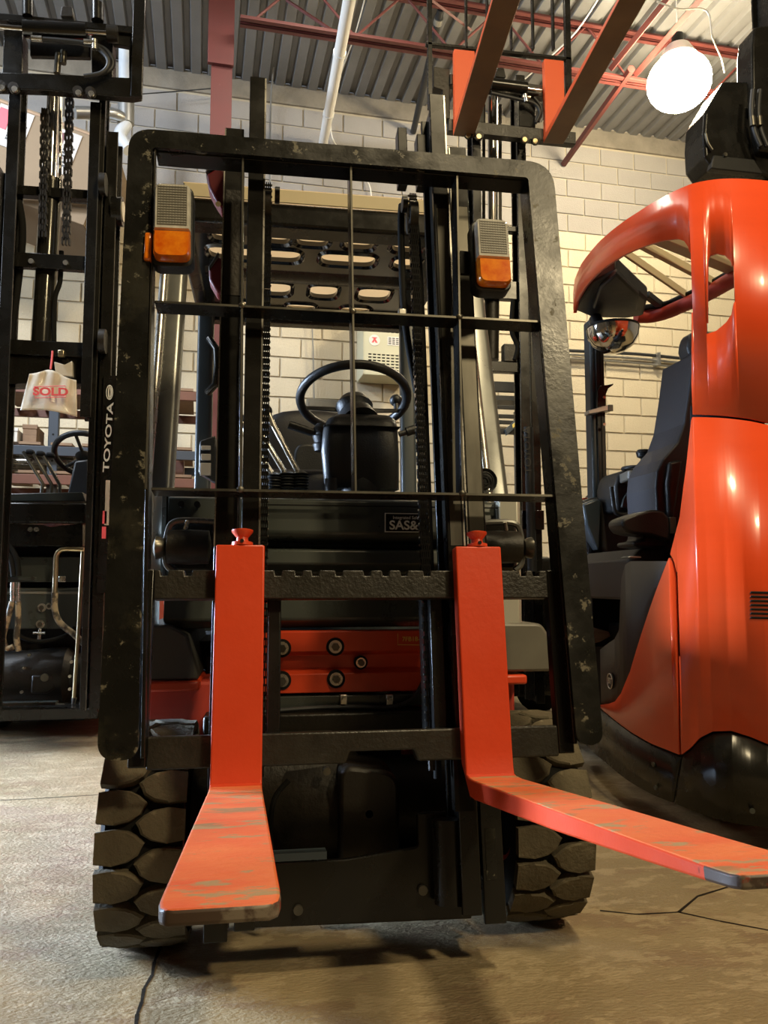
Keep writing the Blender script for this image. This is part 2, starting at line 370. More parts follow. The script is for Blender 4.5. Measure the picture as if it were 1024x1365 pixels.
# roof steel: an open-web joist across the building, angle bracing, bridging
def joist(label, y0, zb, zt, xa, xb, step, ph):
    j = thing('roof_joist', label, 'roof joist', ((xa + xb) / 2, y0, zb), frame=FB)
    for nm, z in (('bottom_chord', zb), ('top_chord', zt)):
        mb = MB().box(xa, xb, y0 - .060, y0 - .012, z, z + .008).box(xa, xb, y0 + .012, y0 + .060, z, z + .008)
        mb.box(xa, xb, y0 - .020, y0 - .012, z, z + .055).box(xa, xb, y0 + .012, y0 + .020, z, z + .055)
        mb.build(nm, M_['oxide'], j, FB)
    x = xa + ph; up = True
    while x + step < xb:
        a, b = (zb + .03, zt + .03) if up else (zt + .03, zb + .03)
        MB().cyl((x, y0, a), (x + step, y0, b), 0.011, 8).build('web_rod', M_['oxide'], j, FB); x += step; up = not up
    return j
joist('red oxide open web joist crossing above the raised orange forks and lamp', 6.12, 5.27, 5.72, 0.24, 8.98, 0.42, 0.1)
joist('red oxide open web joist at top left above the black mast', 5.85, 5.27, 5.72, -5.98, -0.02, 0.42, 0.2)
col = thing('steel_column', 'tall maroon steel column rising behind the left side of the near mast', 'column', (0.10, 6.42, 0), frame=FB)
MB().box(0.02, 0.19, 6.34, 6.35, 0, 5.20).box(0.02, 0.19, 6.49, 6.50, 0, 5.20).box(0.098, 0.112, 6.35, 6.49, 0, 5.20).build('post', M_['oxide'], col, FB, bevel=.002)
MB().box(-0.01, 0.20, 6.30, 6.34, 5.02, 5.80).build('splice_plate', M_['oxide'], col, FB, bevel=.003)
def rod(name, label, cat, pts, r, m, fr=FB, **kw):
    return tag(MB().tube(pts, r, **kw).build(name, M_[m], frame=fr), label, cat)
p = at(752, 218, YW - .03, FB)
tag(MB().cyl(p, at(842, 92, 5.29, FB, 2), 0.036, 6).build('angle_brace', M_['oxide'], frame=FB), 'maroon diagonal brace from block wall up towards the bright lamp', 'brace')
p = at(551, 176, YW - .03, FB); q = at(588, 12, 5.75, FB, 2)
b_ = thing('diagonal_pipe', 'black diagonal pipe rising from the block wall beside the near mast', 'pipe', p, frame=FB)
MB().cyl(p, q, 0.032, 12).build('tube', M_['cable_black'], b_, FB); MB().cyl(p.lerp(q, .90), p.lerp(q, .94), .042, 12).build('collar', M_['galv'], b_, FB)
for (a, b, l) in (((848, 99), (948, -20), 'maroon bridging bar nearest the bright lamp'), ((815, 91), (905, -20), 'thinner maroon bridging bar left of the lamp')):
    A = at(*a, 5.34, FB, 2); B = Vector((A.x, A.y - 2.1, A.z)); tag(MB().cyl(A, B, .030, 4).build('bridging_bar', M_['oxide'], frame=FB), l, 'brace')
A = at(446, 43, 5.34, FB, 2); B = at(382, 0, 5.70, FB, 2); tag(MB().cyl(A, B, .014, 4).build('bridging_bar', M_['oxide'], frame=FB), 'thin maroon strut meeting the joist beside the white pipe', 'brace')
A = at(628, 40, 5.6, FB, 2); B = at(575, 0, 5.6, FB, 2); tag(MB().cyl(A, B, .014, 4).build('bridging_bar', M_['oxide'], frame=FB), 'thin maroon strut above the left raised orange fork', 'brace')
# white vent pipe
A = at(431, 190, YW - .08, FB); B = at(468, -12, 5.2, FB); B2 = A.lerp(B, 1.15)
vp = thing('vent_pipe', 'long white round vent pipe slanting down from roof to wall', 'pipe', A, frame=FB)
MB().cyl(A, B2, .047, 20).build('tube', M_['white_pipe'], vp, FB)
MB().tube([B2, B2 + (B - A).normalized() * .10 + Vector((0, 0, .03)), Vector((B2.x, B2.y - .14, B2.z + .16)), Vector((B2.x, B2.y - .14, ZC))], .047, 16).build('riser', M_['white_pipe'], vp, FB)
for t in (0.24, 0.66): MB().cyl(A.lerp(B, t), A.lerp(B, t + .02), .053, 20).build('coupling', M_['white_pipe'], vp, FB)
# white duct and grey flue elbow, upper left
du = thing('white_duct', 'white vertical duct with a grey elbow at its foot, upper left', 'duct', at(168, 190, 6.9, FB), frame=FB)
P = [at(168, y, 6.9, FB) for y in (58, 135, 165, 190)]
MB().cyl(P[0], P[1], .062, 20).build('tube', M_['duct'], du, FB); MB().cyl(P[1], P[2], .070, 20).build('sleeve', M_['galv'], du, FB)
a = at(166, 160, 6.9, FB); b = at(150, 152, 6.8, FB); c = at(100, 150, 6.7, FB)
MB().tube([a, b, c], .050, 14).build('elbow', M_['galv'], du, FB)
MB().tube([P[2], at(160, 182, 6.85, FB), at(172, 200, 6.8, FB)], .055, 14).build('spigot', M_['duct'], du, FB)
# lamp
B_ = FB
lt = thing('high_bay_lamp', 'glaring warm high-bay lamp hanging at the upper right', 'lamp', LAMP, frame=FB)
MB().ell(LAMP, .26, .26, .23, 28, 16).build('bulb', M_['lamp_glow'], lt, FB)  # lamp bulb, oversized so the globe also stands in for its glare
MB().lathe([(.05, .34), (.10, .31), (.16, .20), (.155, .19), (.09, .30), (.04, .32)], LAMP, 'Z', 28).build('reflector_cap', M_['lamp_shade'], lt, FB)
MB().cyl(LAMP + Vector((0, 0, .31)), LAMP + Vector((0, 0, .42)), .05, 14).build('socket', M_['plastic'], lt, FB)
MB().tube([LAMP + Vector((0, 0, .4)), LAMP + Vector((0, 0, .80))], .006, 6).build('chain', M_['wire_white'], lt, FB)
def wire(label, pix, r=.007, m='wire_white', name='electric_cable', fr=FB):
    return tag(MB().tube([at(a, b, y, fr) for a, b, y in pix], r, 6).build(name, M_[m], frame=fr), label, 'cable')
wire('white cable looping from the roof down to the bright lamp', [(876, 2, 5.0), (905, 12, 5.0), (942, 14, 5.0), (950, 50, 5.0), (962, 78, 5.3), (966, 96, 5.6)])
wire('thin white cable running alongside the slanting vent pipe', [(486, 0, 6.3), (472, 50, 6.6), (452, 105, 7.2), (441, 150, 7.6)], .006)
wire('white cable hanging in a curve on the upper block wall', [(441, 165, 7.66), (446, 190, 7.66), (478, 228, 7.66), (494, 252, 7.66), (494, 300, 7.66)], .007)
wire('slim conduit dropping down the wall left of the vent pipe', [(378, 0, 6.9), (369, 60, 7.3), (362, 120, 7.6), (360, 200, 7.64), (361, 300, 7.64)], .009, 'galv', 'wall_conduit')
wire('thin dark wire sagging across the wall left of the maroon column', [(150, 128, 7.5), (220, 123, 7.5), (293, 117, 7.5)], .006, 'cable_black')
wire('pale cable strung behind the raised orange forks', [(800, -5, 5.6), (770, 40, 5.9), (740, 70, 6.2), (700, 105, 6.5)], .007)
wire('pair of fine wires dropping behind the steering wheel', [(416, 430, 7.65), (418, 480, 7.65), (419, 540, 7.65)], .006, 'galv', 'wall_wire')
cb = thing('conduit_run', 'bundle of grey conduits and dark cable along the right-hand wall', 'conduit', at(840, 480, 7.6, FB), frame=FB)
for i, (dy, mm, r) in enumerate(((0, 'cable_black', .018), (5, 'galv', .014), (10, 'galv', .012))):
    MB().tube([at(700, 464 + dy, 7.62, FB), at(770, 468 + dy, 7.62, FB), at(850, 472 + dy * 1.2, 7.62, FB), at(930, 480 + dy * 1.2, 7.62, FB), at(1010, 488 + dy, 7.62, FB)], r, 8).build('conduit', M_[mm], cb, FB)
a = at(876, 487, 7.6, FB); MB().box(a.x, a.x + .03, 7.57, 7.68, a.z, a.z + .14).build('clamp', M_['galv'], cb, FB)
# wall heater
a = at(485, 498, 7.35, FB); b = at(550, 432, 7.35, FB); z0, z1 = a.z, a.z + .60; x0, x1 = a.x, a.x + .46
he = thing('wall_heater', 'beige slotted electric cabinet on wall behind the steering wheel', 'heater', ((x0 + x1) / 2, 7.5, z0), frame=FB)
slots = []
for r0 in (z0 + .04, z1 - .18):
    for r_ in range(6):
        for c_ in range(9):
            u = x0 + .045 + c_ * .045; v = r0 + r_ * .030; slots.append([(u, v), (u + .032, v), (u + .032, v + .014), (u, v + .014)])
plate('front_panel', [(x0, z0), (x1, z0), (x1, z1), (x0, z1)], slots, 7.35, 7.358, M_['heater'], he, FB, smooth=0)
MB().box(x0, x1, 7.37, 7.68, z0, z1).build('inner_case', M_['black_matte'], he, FB)
MB().box(x0 - .004, x0 + .004, 7.35, 7.68, z0, z1).box(x1 - .004, x1 + .004, 7.35, 7.68, z0, z1).box(x0, x1, 7.35, 7.68, z1 - .004, z1 + .004).box(x0, x1, 7.35, 7.68, z0 - .004, z0 + .004).build('casing', M_['heater'], he, FB)
cx, cz = x0 + .105, (z0 + z1) / 2 + .035
MB().cyl((cx, 7.349, cz), (cx, 7.345, cz), .055, 24).build('warning_label', M_['white'], he, FB)
MB().add([(cx - .03, 7.343, cz - .025), (cx - .01, 7.343, cz - .025), (cx, 7.343, cz - .005), (cx + .01, 7.343, cz - .025), (cx + .03, 7.343, cz - .025), (cx + .008, 7.343, cz + .012), (cx + .03, 7.343, cz + .028), (cx - .03, 7.343, cz + .028), (cx - .008, 7.343, cz + .012)], [(0, 1, 2, 3, 4, 5, 6, 7, 8)]).build('label_mark', M_['sold_red'], he, FB, smooth=0)
MB().box(cx + .13, cx + .30, 7.346, 7.349, cz - .04, cz + .045).build('rating_plate', M_['white'], he, FB, smooth=0)
mb = MB()
for i in range(4):
    for j in range(3 if i % 2 else 4): mb.box(cx + .14 + j * .037, cx + .166 + j * .037, 7.344, 7.346, cz - .028 + i * .018, cz - .019 + i * .018)
tag(mb.build('plate_print', M_['ink'], he, FB, smooth=0), kind='stuff')
MB().cyl(at(487, 500, 7.5, FB), at(481, 437, 7.5, FB) + Vector((0, 0, .9)), .012, 8).build('feed_conduit', M_['galv'], he, FB)
a = at(411, 562, 7.5, FB); b = at(484, 532, 7.5, FB)
jb = thing('junction_panel', 'flat grey-green box on the wall seen through the steering wheel', 'box', a, frame=FB)
MB().box(a.x, b.x, 7.58, 7.68, a.z - .15, b.z).build('cover', M_['fender_light'], jb, FB, bevel=.006)
MB().box(a.x + .02, b.x - .02, 7.572, 7.58, a.z - .12, b.z - .03).build('door', M_['fender_light'], jb, FB, bevel=.003)
# ------------------------------------------------------------ storage rack at the back left
yr = 6.3
rk = thing('storage_rack', 'blue-grey steel storage rack against the wall at the left', 'rack', (at(40, 600, yr, FB).x, yr, 0), frame=FB)
def rx(px, py=560, y=yr): return at(px, py, y, FB).x
zt = at(60, 290, yr, FB).z - .02
for px, y, ztop in ((5, yr, zt + .0), (134, yr, zt + .0), (70, yr, at(70, 530, yr, FB).z), (134, yr + .9, at(60, 500, yr, FB).z)):
    x = rx(px, 600); mb = MB().box(x - .035, x + .035, y, y + .004, 0, ztop).box(x - .035, x - .031, y, y + .06, 0, ztop).box(x + .031, x + .035, y, y + .06, 0, ztop)
    mb.build('upright', M_['rack_blue'], rk, FB)
    hb = MB()
    for k in range(int(ztop / .2)): hb.cyl((x, y - .001, .1 + k * .2), (x, y + .001, .1 + k * .2), .008, 8)
    tag(hb.build('bolt_holes', M_['black_matte'], rk, FB), kind='stuff')
shelf_z = []
for py, mm in ((520, 'rack_orange'), (602, 'rack_blue'), (640, 'rack_orange'), (262, 'rack_blue')):
    z = at(60, py, yr, FB).z; shelf_z.append(z)
    for y in ((yr - .03, yr + .9) if py > 300 else (yr - .03,)):
        MB().box(rx(-160), rx(262 if py > 300 else 142), y - .02, y + .02, z - .035, z + .035).build('beam', M_[mm], rk, FB, bevel=.003)
    for k in range(12 if py > 300 else 0):
        x = rx(-60) + k * .22
        if x + .15 > rx(262): break
        MB().box(x, x + .15, yr - .0, yr + .92, z + .052, z + .072).build('deck_board', M_['wood'], rk, FB)
def rbox(name, label, cat, px0, px1, zb, h, dpt, m, dy=.1, detail=None):
    x0, x1 = rx(px0), rx(px1); t = thing(name, label, cat, ((x0 + x1) / 2, yr + dy + dpt / 2, zb), frame=FB)
    MB().box(x0, x1, yr + dy, yr + dy + dpt, zb, zb + h).build('body', M_[m], t, FB, bevel=.004)
    MB().box(x0 - .004, x1 + .004, yr + dy - .004, yr + dy + .02, zb + h * .8, zb + h + .006).build('lid', M_[m], t, FB, bevel=.003)
    return t
zs = at(60, 610, yr, FB).z
for k in range(7):
    y = yr + .06 + k * .05
    tag(MB().cyl((rx(-10), y, shelf_z[2] + .10 + .052 * (k % 3)), (rx(95), y + .02, shelf_z[2] + .10 + .052 * (k % 3)), .024, 10).build('steel_tube', M_['steel' if k % 2 else 'rail_steel'], frame=FB), 'long bare steel tube lying in the bundle on the left rack', 'tube', 'steel tubes on the left rack shelf')
rbox('white_carton', 'small white carton standing on the left rack shelf', 'box', 10, 22, shelf_z[1] + .073, .10, .2, 'white', .05)
rbox('parts_crate', 'open brown wooden crate low on the left rack', 'crate', 27, 46, shelf_z[1] + .073, .14, .3, 'wood')
rbox('tool_case', 'dark grey case on the rack behind the leaning silver pillar', 'case', 162, 205, shelf_z[0] + .073, .16, .3, 'plastic_grey')
rbox('parts_bin', 'rust coloured bin on the rack beside the near cab pillar', 'bin', 214, 246, shelf_z[2] + .073, .16, .3, 'rack_orange')
# cardboard carton with print
R_ = Matrix.Rotation(D(-3), 4, 'Z') @ Matrix.Rotation(D(17), 4, 'Y')
cp = at(60, 300, 6.35, FB); MC = FB @ Matrix.Translation(cp + Vector((.0, 0, -.02))) @ R_
cb2 = thing('cardboard_carton', 'large tilted brown cardboard carton with printed labels, upper left', 'box', cp, frame=FB)
bx = MB().box(-1.1, .26, 0, .9, .12, .86); bx.build('carton_body', M_['cardboard'], cb2, MC, bevel=.006)
MB().box(-1.1, .26, -.003, 0, .83, .845).build('seam', M_['wood'], cb2, MC)
for (x0, x1, z0, z1) in ((-.62, -.36, .50, .82), (-.20, .02, .45, .80)):
    MB().box(x0, x1, -.006, -.001, z0, z1).build('printed_label', M_['print_white'], cb2, MC, smooth=0)
    MB().box(x0 + .01, x0 + .10, -.010, -.006, z0 + .13, z1 - .03).build('label_panel', M_['print_dark' if x0 > -.3 else 'print_red'], cb2, MC, smooth=0)
    mb = MB()
    for k in range(9): mb.box(x0 + .12, x1 - .02 - .03 * (k % 3), -.009, -.006, z0 + .06 + k * (z1 - z0 - .12) / 9, z0 + .075 + k * (z1 - z0 - .12) / 9)
    tag(mb.build('label_lines', M_['ink'], cb2, MC, smooth=0), kind='stuff')
MB().box(.19, .24, -.01, 0, .52, .72).build('white_tag', M_['white'], cb2, MC, bevel=.004)
# ============================================================ MAIN FORKLIFT (faces the camera; centre x = 0.205)
CX = 0.205
ft = thing('forklift', 'black forklift facing the camera with two red forks and wire-grid load backrest', 'forklift', (CX, 2.5, 0))
def P(name, mb, m, parent=ft, frame=FW, **kw): return mb.build(name, M_[m], parent, frame, **kw)
# --- tyres with lugs
R0, AX, TW = 0.24, 1.93, 0.175
for side, xo in ((-1, CX - .525), (1, CX + .525)):
    x0, x1 = (xo, xo + TW) if side < 0 else (xo - TW, xo)
    c = ((x0 + x1) / 2, AX, R0)
    w = MB().lathe([(.10, x0 + .03), (.14, x0 + .012), (R0 - .035, x0 + .006), (R0 - .022, x0 + .016), (R0 - .020, x1 - .016), (R0 - .035, x1 - .006), (.14, x1 - .012), (.10, x1 - .03)], (0, AX, R0), 'X', 48).build('tyre', M_['rubber_dark'], ft, origin=c)
    P('rim', MB().lathe([(.03, x0 + .05), (.13, x0 + .02), (.145, x0 + .02), (.145, x1 - .02), (.13, x1 - .02), (.03, x1 - .05)], (0, AX, R0), 'X', 28), 'red_chassis', w)
    h = TW / 2
    # lug outlines (u = across, a = around in units of pitch)
    NL = 19; pit = 2 * math.pi / NL
    base = [(-h, -.38), (-h * .6, -.45), (-.022, -.36), (-.002, -.20), (.004, -.02), (.010, .10), (-.006, .28), (-.024, .40), (-h * .6, .46), (-h, .40)]
    for row in (-1, 1):
        mb = MB(); rings = []
        for rr, sc in ((R0 - .024, 1.0), (R0 - .004, .96), (R0, .88)):
            ring = []
            for u, a in base:
                uu = (u + h * .5) * sc - h * .5 if rr == R0 else u
                ang = a * pit * sc * 1.02; edge = .006 if abs(uu) > h * .9 and rr == R0 else 0
                ring.append(((uu if row < 0 else -uu), -(rr - edge) * math.cos(ang), (rr - edge) * math.sin(ang) * 1.0))
            rings.append(ring)
        mb.loft(rings)
        ph = (0 if row < 0 else .5) * pit + (0.2 if side < 0 else .33)
        first = None
        for k in range(NL):
            M = Matrix.Translation(c) @ Matrix.Rotation(ph + k * pit, 4, 'X')
            if first is None:
                me = bpy.data.meshes.new('tread_lug'); me.from_pydata(mb.v, [], mb.f)
                bm = bmesh.new(); bm.from_mesh(me); bmesh.ops.recalc_face_normals(bm, faces=bm.faces); bm.to_mesh(me); bm.free()
                first = link('tread_lug', me, M_['rubber'], w, M, smooth=30)
            else: again(first, M, w)
# --- chassis, fenders, cowl
for s in (-1, 1):
    X = lambda a: CX + s * a
    def bx(mb, a, b, *r): return mb.box(min(X(a), X(b)), max(X(a), X(b)), *r)
    P('chassis_side', bx(MB(), .20, .485, 2.12, 3.55, .30, .545), 'red_chassis', bevel=.01)
    P('step_edge', bx(MB(), .352, .50, 2.06, 2.6, .528, .553), 'red', bevel=.006)
    if s < 0:
        fp = rpoly([(X(.50), .555), (X(.355), .555), (X(.385), .665, .01), (X(.43), .690, .03), (X(.50), .690, .01)])
        P('fender', MB().prism(fp, 2.07, 2.65), 'fender', bevel=.006)
    else:
        fp = rpoly([(X(.40), .560), (X(.575), .560, .01), (X(.570), .65, .02), (X(.545), .688, .03), (X(.40), .69, .01)])
        P('fender', MB().prism(fp, 2.07, 2.60), 'fender_light', bevel=.012)
cow = [(2.42, 1.035), (2.22, 1.035), (2.14, 1.02), (2.12, .93), (2.13, .915), (2.19, .905), (2.19, .893), (2.13, .885), (2.12, .845), (2.17, .828), (2.17, .765), (2.12, .755), (2.11, .70), (2.14, .678), (2.42, .678)]
P('cowl_panel', MB().prism(cow, CX - .45, CX + .45, 0), 'panel', bevel=.006)
P('cowl_seam', MB().box(CX - .448, CX - .444, 2.108, 2.12, .84, 1.02).box(CX - .20, CX + .45, 2.112, 2.122, 1.001, 1.004), 'black_matte')
for x, z in ((-.205, 1.00), (-.165, 1.0), (.66, .995)): P('panel_bolt', MB().cyl((x, 2.10, z), (x, 2.125, z), .008, 12), 'black_matte')
# sticker on the cowl
st = P('safety_sticker', MB().box(.330, .455, 2.1175, 2.119, .933, .985), 'decal', smooth=0)
P('sticker_face', MB().box(.3325, .4525, 2.1165, 2.1178, .9355, .9825), 'black_matte', st, smooth=0)
text('sticker_text', 'Integrated Safety', .0125, face_m(Vector((.392, 2.1162, .9725))), M_['decal'], st, xs=.95)
text('sticker_text', 'SAS&C', .034, face_m(Vector((.394, 2.1162, .951))), M_['decal'], st, xs=1.05, bold=.0007)
# red front plate with recessed channel and bolts
rp = P('front_plate', MB().prism([(2.13, .672), (2.10, .670), (2.10, .618), (2.125, .608), (2.125, .572), (2.10, .560), (2.10, .512), (2.13, .510)], CX - .24, CX + .235, 0), 'red', bevel=.002)
for px, py in ((376, 864), (447, 862), (376, 907), (448, 905), (481, 883)):
    q = at(px, py, 2.1); r = .017 if px != 481 else .013
    P('bolt_recess', MB().cyl((q.x, 2.1075, q.z), (q.x, 2.097, q.z), r * 1.4, 24), 'black_matte', rp)
    P('washer', MB().cyl((q.x, 2.105, q.z), (q.x, 2.094, q.z), r, 20), 'steel', rp)
    P('bolt', MB().cyl((q.x, 2.096, q.z), (q.x, 2.082, q.z), r * .62, 6 if px != 481 else 16), 'rail_steel', rp)
q = at(547, 852, 2.1); text('model_mark', '7FB18-7', .017, face_m(Vector((q.x + .006, 2.0985, q.z))), M_['yellow_mark'], rp)
mb = MB(); mb.tube([(q.x - .034, 2.098, q.z + .015), (q.x - .034, 2.098, q.z - .014), (q.x + .05, 2.098, q.z - .016)], .0008, 5, smooth=False); P('chalk_outline', mb, 'yellow_mark', rp)
P('cable_bracket', MB().box(CX - .23, CX + .24, 2.09, 2.12, .475, .505), 'panel', bevel=.002)
for px in (458, 519):
    q = at(px, 934, 2.08); P('clip', MB().box(q.x - .009, q.x + .009, 2.072, 2.088, q.z - .016, q.z + .016), 'steel', bevel=.002)
    P('clip_bolt', MB().cyl((q.x, 2.074, q.z + .004), (q.x, 2.06, q.z + .004), .006, 8), 'steel')
P('control_cable', MB().tube([(CX - .22, 2.07, .470), (.13, 2.07, .478), (.24, 2.068, .479), (.34, 2.07, .476), (.40, 2.07, .50), (.435, 2.06, .57)], .006, 8), 'cable_black')
P('front_crossmember', MB().box(CX - .34, CX + .34, 2.04, 2.3, .395, .468), 'black_oily', bevel=.006)
# drive unit
P('axle_housing', MB().lathe([(.09, CX - .36), (.10, CX - .2), (.15, CX - .14), (.155, CX + .0), (.11, CX + .05), (.10, CX + .36)], (0, 2.05, .25), 'X', 28), 'black_oily')
P('gear_case', MB().prism(rpoly([(CX - .02, .12, .03), (CX + .12, .12, .03), (CX + .12, .36, .05), (CX - .02, .38, .03)]), 1.86, 2.0), 'black_oily', bevel=.01)
P('motor_case', MB().cyl((CX - .28, 2.06, .30), (CX - .02, 2.06, .30), .13, 28), 'black_oily', bevel=.006)
for px, py, y in ((463, 1102, 1.90), (491, 1082, 1.88), (435, 1026, 1.9)):
    q = at(px, py, y); P('case_bolt', MB().cyl((q.x, y, q.z), (q.x, y - .02, q.z), .014 if px == 463 else .009, 14), 'steel' if px != 435 else 'rail_steel')
    if px == 463: P('bolt_socket', MB().cyl((q.x, y - .019, q.z), (q.x, y - .0215, q.z), .007, 6), 'black_matte')
P('brake_hose', MB().tube([at(385, 1040, 1.85), at(366, 1065, 1.85), at(360, 1110, 1.85), at(366, 1160, 1.85)], .006, 8), 'rubber_dark')
P('under_plate', MB().box(CX - .30, CX + .36, 1.9, 3.6, .10, .13), 'black_oily')
P('belly_frame', MB().box(CX - .36, CX + .36, 2.3, 3.5, .12, .60), 'black_oily', bevel=.01)
P('battery_hood', MB().prism(rpoly([(2.85, .62), (3.5, .62), (3.5, 1.08, .03), (2.85, 1.08, .03)]), CX - .44, CX + .44, 0), 'panel', bevel=.01)
P('floor_plate', MB().box(CX - .42, CX + .42, 2.35, 2.9, .60, .63), 'black_matte')
P('counterweight', MB().prism(rpoly([(3.05, .18), (3.68, .22, .08), (3.72, .95, .10), (3.40, 1.02, .04), (3.05, 1.02)]), CX - .43, CX + .43, 0), 'red_chassis', bevel=.03)
for s in (-1, 1):
    P('rear_wheel', MB().lathe([(.05, -.06), (.18, -.065), (.205, -.04), (.205, .04), (.18, .065), (.05, .06)], (CX + s * .40, 3.2, .205), 'X', 28), 'rubber')
# --- overhead guard
def pillar(x, pts, wx, wy):
    rings = []
    for (y, z) in pts:
        rings.append([(x + a, y + b, z) for a, b in rpoly([(-wx, -wy, .018), (wx, -wy, .018), (wx, wy, .018), (-wx, wy, .018)], 4)])
    return MB().loft(rings)
for s in (-1, 1):
    x = CX + s * .485
    P('front_pillar', pillar(x, [(2.20, .80), (2.30, 1.085), (2.53, 1.75), (2.625, 2.0), (2.72, 2.075)], .034, .04), 'pillar_grey')
    P('pillar_tube', MB().tube([(x - s * .0 - .030, 2.245, 1.03), (x - .030, 2.485, 1.75), (x - .030, 2.60, 2.03)], .013, 10), 'steel')
    P('pillar_foot', MB().loft([[(x - .045 * 1 + a, 2.10 + b, z) for a, b in ((0, 0), (.05, -.01), (.07, .03), (.0, .05))] for z in (.68, .80, 1.03)]), 'pillar_pale', bevel=.004)
    P('rear_pillar', pillar(CX + s * .465, [(3.58, .95), (3.60, 1.4), (3.62, 2.06)], .036, .03), 'slate')
    P('roof_rail', MB().box(x - .03, x + .03, 2.66, 3.70, 2.04, 2.09), 'black', bevel=.012)
holes = []
for (y0, y1, xs) in ((2.79, 2.87, [(-.19, -.09), (.0, .09), (.115, .23), (.29, .40), (.47, .58)]), (2.925, 3.035, [(-.21, .135), (.215, .425), (.50, .60)]), (3.26, 3.41, [(-.02, .11), (.195, .31), (.405, .54)]), (3.50, 3.60, [(-.15, -.02), (.1, .23), (.35, .48)])):
    for a, b in xs: holes.append(rpoly([(a, y0, .05), (b, y0, .05), (b, y1, .05), (a, y1, .05)], 6))
roof = plate('roof_plate', [(CX - .46, 2.68), (CX + .46, 2.68), (CX + .46, 3.70), (CX - .46, 3.70)], holes, 2.045, 2.062, M_['black_gloss'], ft, ax=2, bevel=.006)
mb = MB()
for hpoly in holes:
    cx_ = sum(q[0] for q in hpoly) / len(hpoly); cy_ = sum(q[1] for q in hpoly) / len(hpoly)
    o_ = [(cx_ + (q[0] - cx_) * 1.0 + math.copysign(.018, q[0] - cx_), cy_ + (q[1] - cy_) + math.copysign(.018, q[1] - cy_)) for q in hpoly]
    mb.loft([[(*q, 2.046) for q in o_], [(*q, 2.036) for q in [(a * .5 + c * .5, b * .5 + d * .5) for (a, b), (c, d) in zip(o_, hpoly)]], [(*q, 2.046) for q in hpoly]], cap=False)
P('hole_rims', mb, 'black_gloss', roof)
P('roof_front_beam', MB().box(CX - .46, CX + .46, 2.612, 2.72, 1.995, 2.078), 'black', bevel=.012)
P('roof_rear_beam', MB().box(CX - .46, CX + .46, 3.64, 3.72, 2.00, 2.06), 'black', bevel=.012)
P('roof_ridge', MB().prism([(3.12, 2.048), (3.16, 2.03), (3.22, 2.03), (3.25, 2.048)], CX - .44, CX + .44, 0), 'black')
cv = P('roof_cover', MB().box(CX - .475, CX + .475, 2.60, 2.606, 2.072, 2.118).box(CX - .475, CX - .469, 2.6, 3.74, 2.072, 2.118).box(CX + .469, CX + .475, 2.6, 3.74, 2.072, 2.118).box(CX - .475, CX + .475, 3.734, 3.74, 2.072, 2.118), 'cream_cover', bevel=.002)
P('cover_sheet', MB().add([(CX - .475, 2.6, 2.119), (CX + .475, 2.6, 2.119), (CX + .475, 3.74, 2.119), (CX - .475, 3.74, 2.119)], [(0, 1, 2, 3)]), 'cream_sheet', cv, smooth=0)
# grab handle on the rear left pillar
P('grab_handle', MB().tube([at(279, 452, 3.55), at(289, 466, 3.50), at(290, 490, 3.50), at(288, 512, 3.50), at(277, 523, 3.55)], .017, 10, smooth=False), 'black', bevel=0)
# work lamps / vent box at the left behind the mast
wx = P('lamp_housing', MB().prism([(a.x, a.z) for a in (at(267, 596, 2.9), at(268, 590, 2.9), at(288, 583, 2.9), at(291, 645, 2.9), at(284, 643, 2.9), at(266, 632, 2.9))], 2.86, 2.93), 'plastic', bevel=.004)
for (a, b, c, d) in ((268, 594, 281, 600), (268, 605, 281, 614), (267, 617, 281, 634)):
    p0 = at(a, b, 2.85); p1 = at(c, d, 2.85); P('pale_panel', MB().box(p0.x, p1.x, 2.846, 2.858, p1.z, p0.z), 'print_white', wx, bevel=.002)
# red lamp hoods beside the outer mast rail
for (pp, gg) in ((((275, 232), (297, 218), (300, 232), (300, 262), (296, 279), (285, 262), (278, 248)), ((274, 230), (276, 224), (297, 213), (297, 219))), (((278, 358), (292, 341), (297, 345), (297, 388), (290, 391), (279, 372)), ((278, 356), (291, 336), (293, 341), (279, 361)))):
    ys = 2.0
    hd = P('red_lamp_hood', MB().prism([(at(*q, ys).x, at(*q, ys).z) for q in pp], ys, ys + .06), 'maroon', bevel=.006)
    P('hood_rim', MB().prism([(at(*q, ys).x, at(*q, ys).z) for q in gg], ys - .004, ys + .064), 'pillar_grey', hd, bevel=.002)
P('hood_bolt', MB().cyl(at(291, 272, 1.99), at(291, 272, 2.01), .007, 10), 'steel')
# --- cab: seat, wheel, column, levers
q0 = at(363, 650, 2.95); q1 = at(432, 556, 2.95)
sb = P('seat_back', MB().ell(((q0.x + q1.x) / 2 + .05, 3.02, (q0.z + q1.z) / 2 - .02), .205, .07, .19, 28, 16, .62), 'seat_vinyl')
P('seat_back_panel', MB().prism(rpoly([(q0.x + .07, q0.z), (q0.x + .26, q0.z), (q0.x + .26, q0.z + .17, .03), (q0.x + .08, q0.z + .17, .05)]), 2.94, 2.99), 'plastic', sb, bevel=.012)
P('seat_cushion', MB().prism(rpoly([(2.72, 1.08), (3.05, 1.08), (3.05, 1.19, .04), (2.72, 1.19, .05)]), CX - .22, CX + .22, 0), 'seat_vinyl', bevel=.03)
SW = Vector((.289, 2.5, 1.385)); TS = Matrix.Translation(SW) @ Matrix.Rotation(D(-24), 4, 'X')
mb = MB(); seg, sg = 72, 12; rings = []
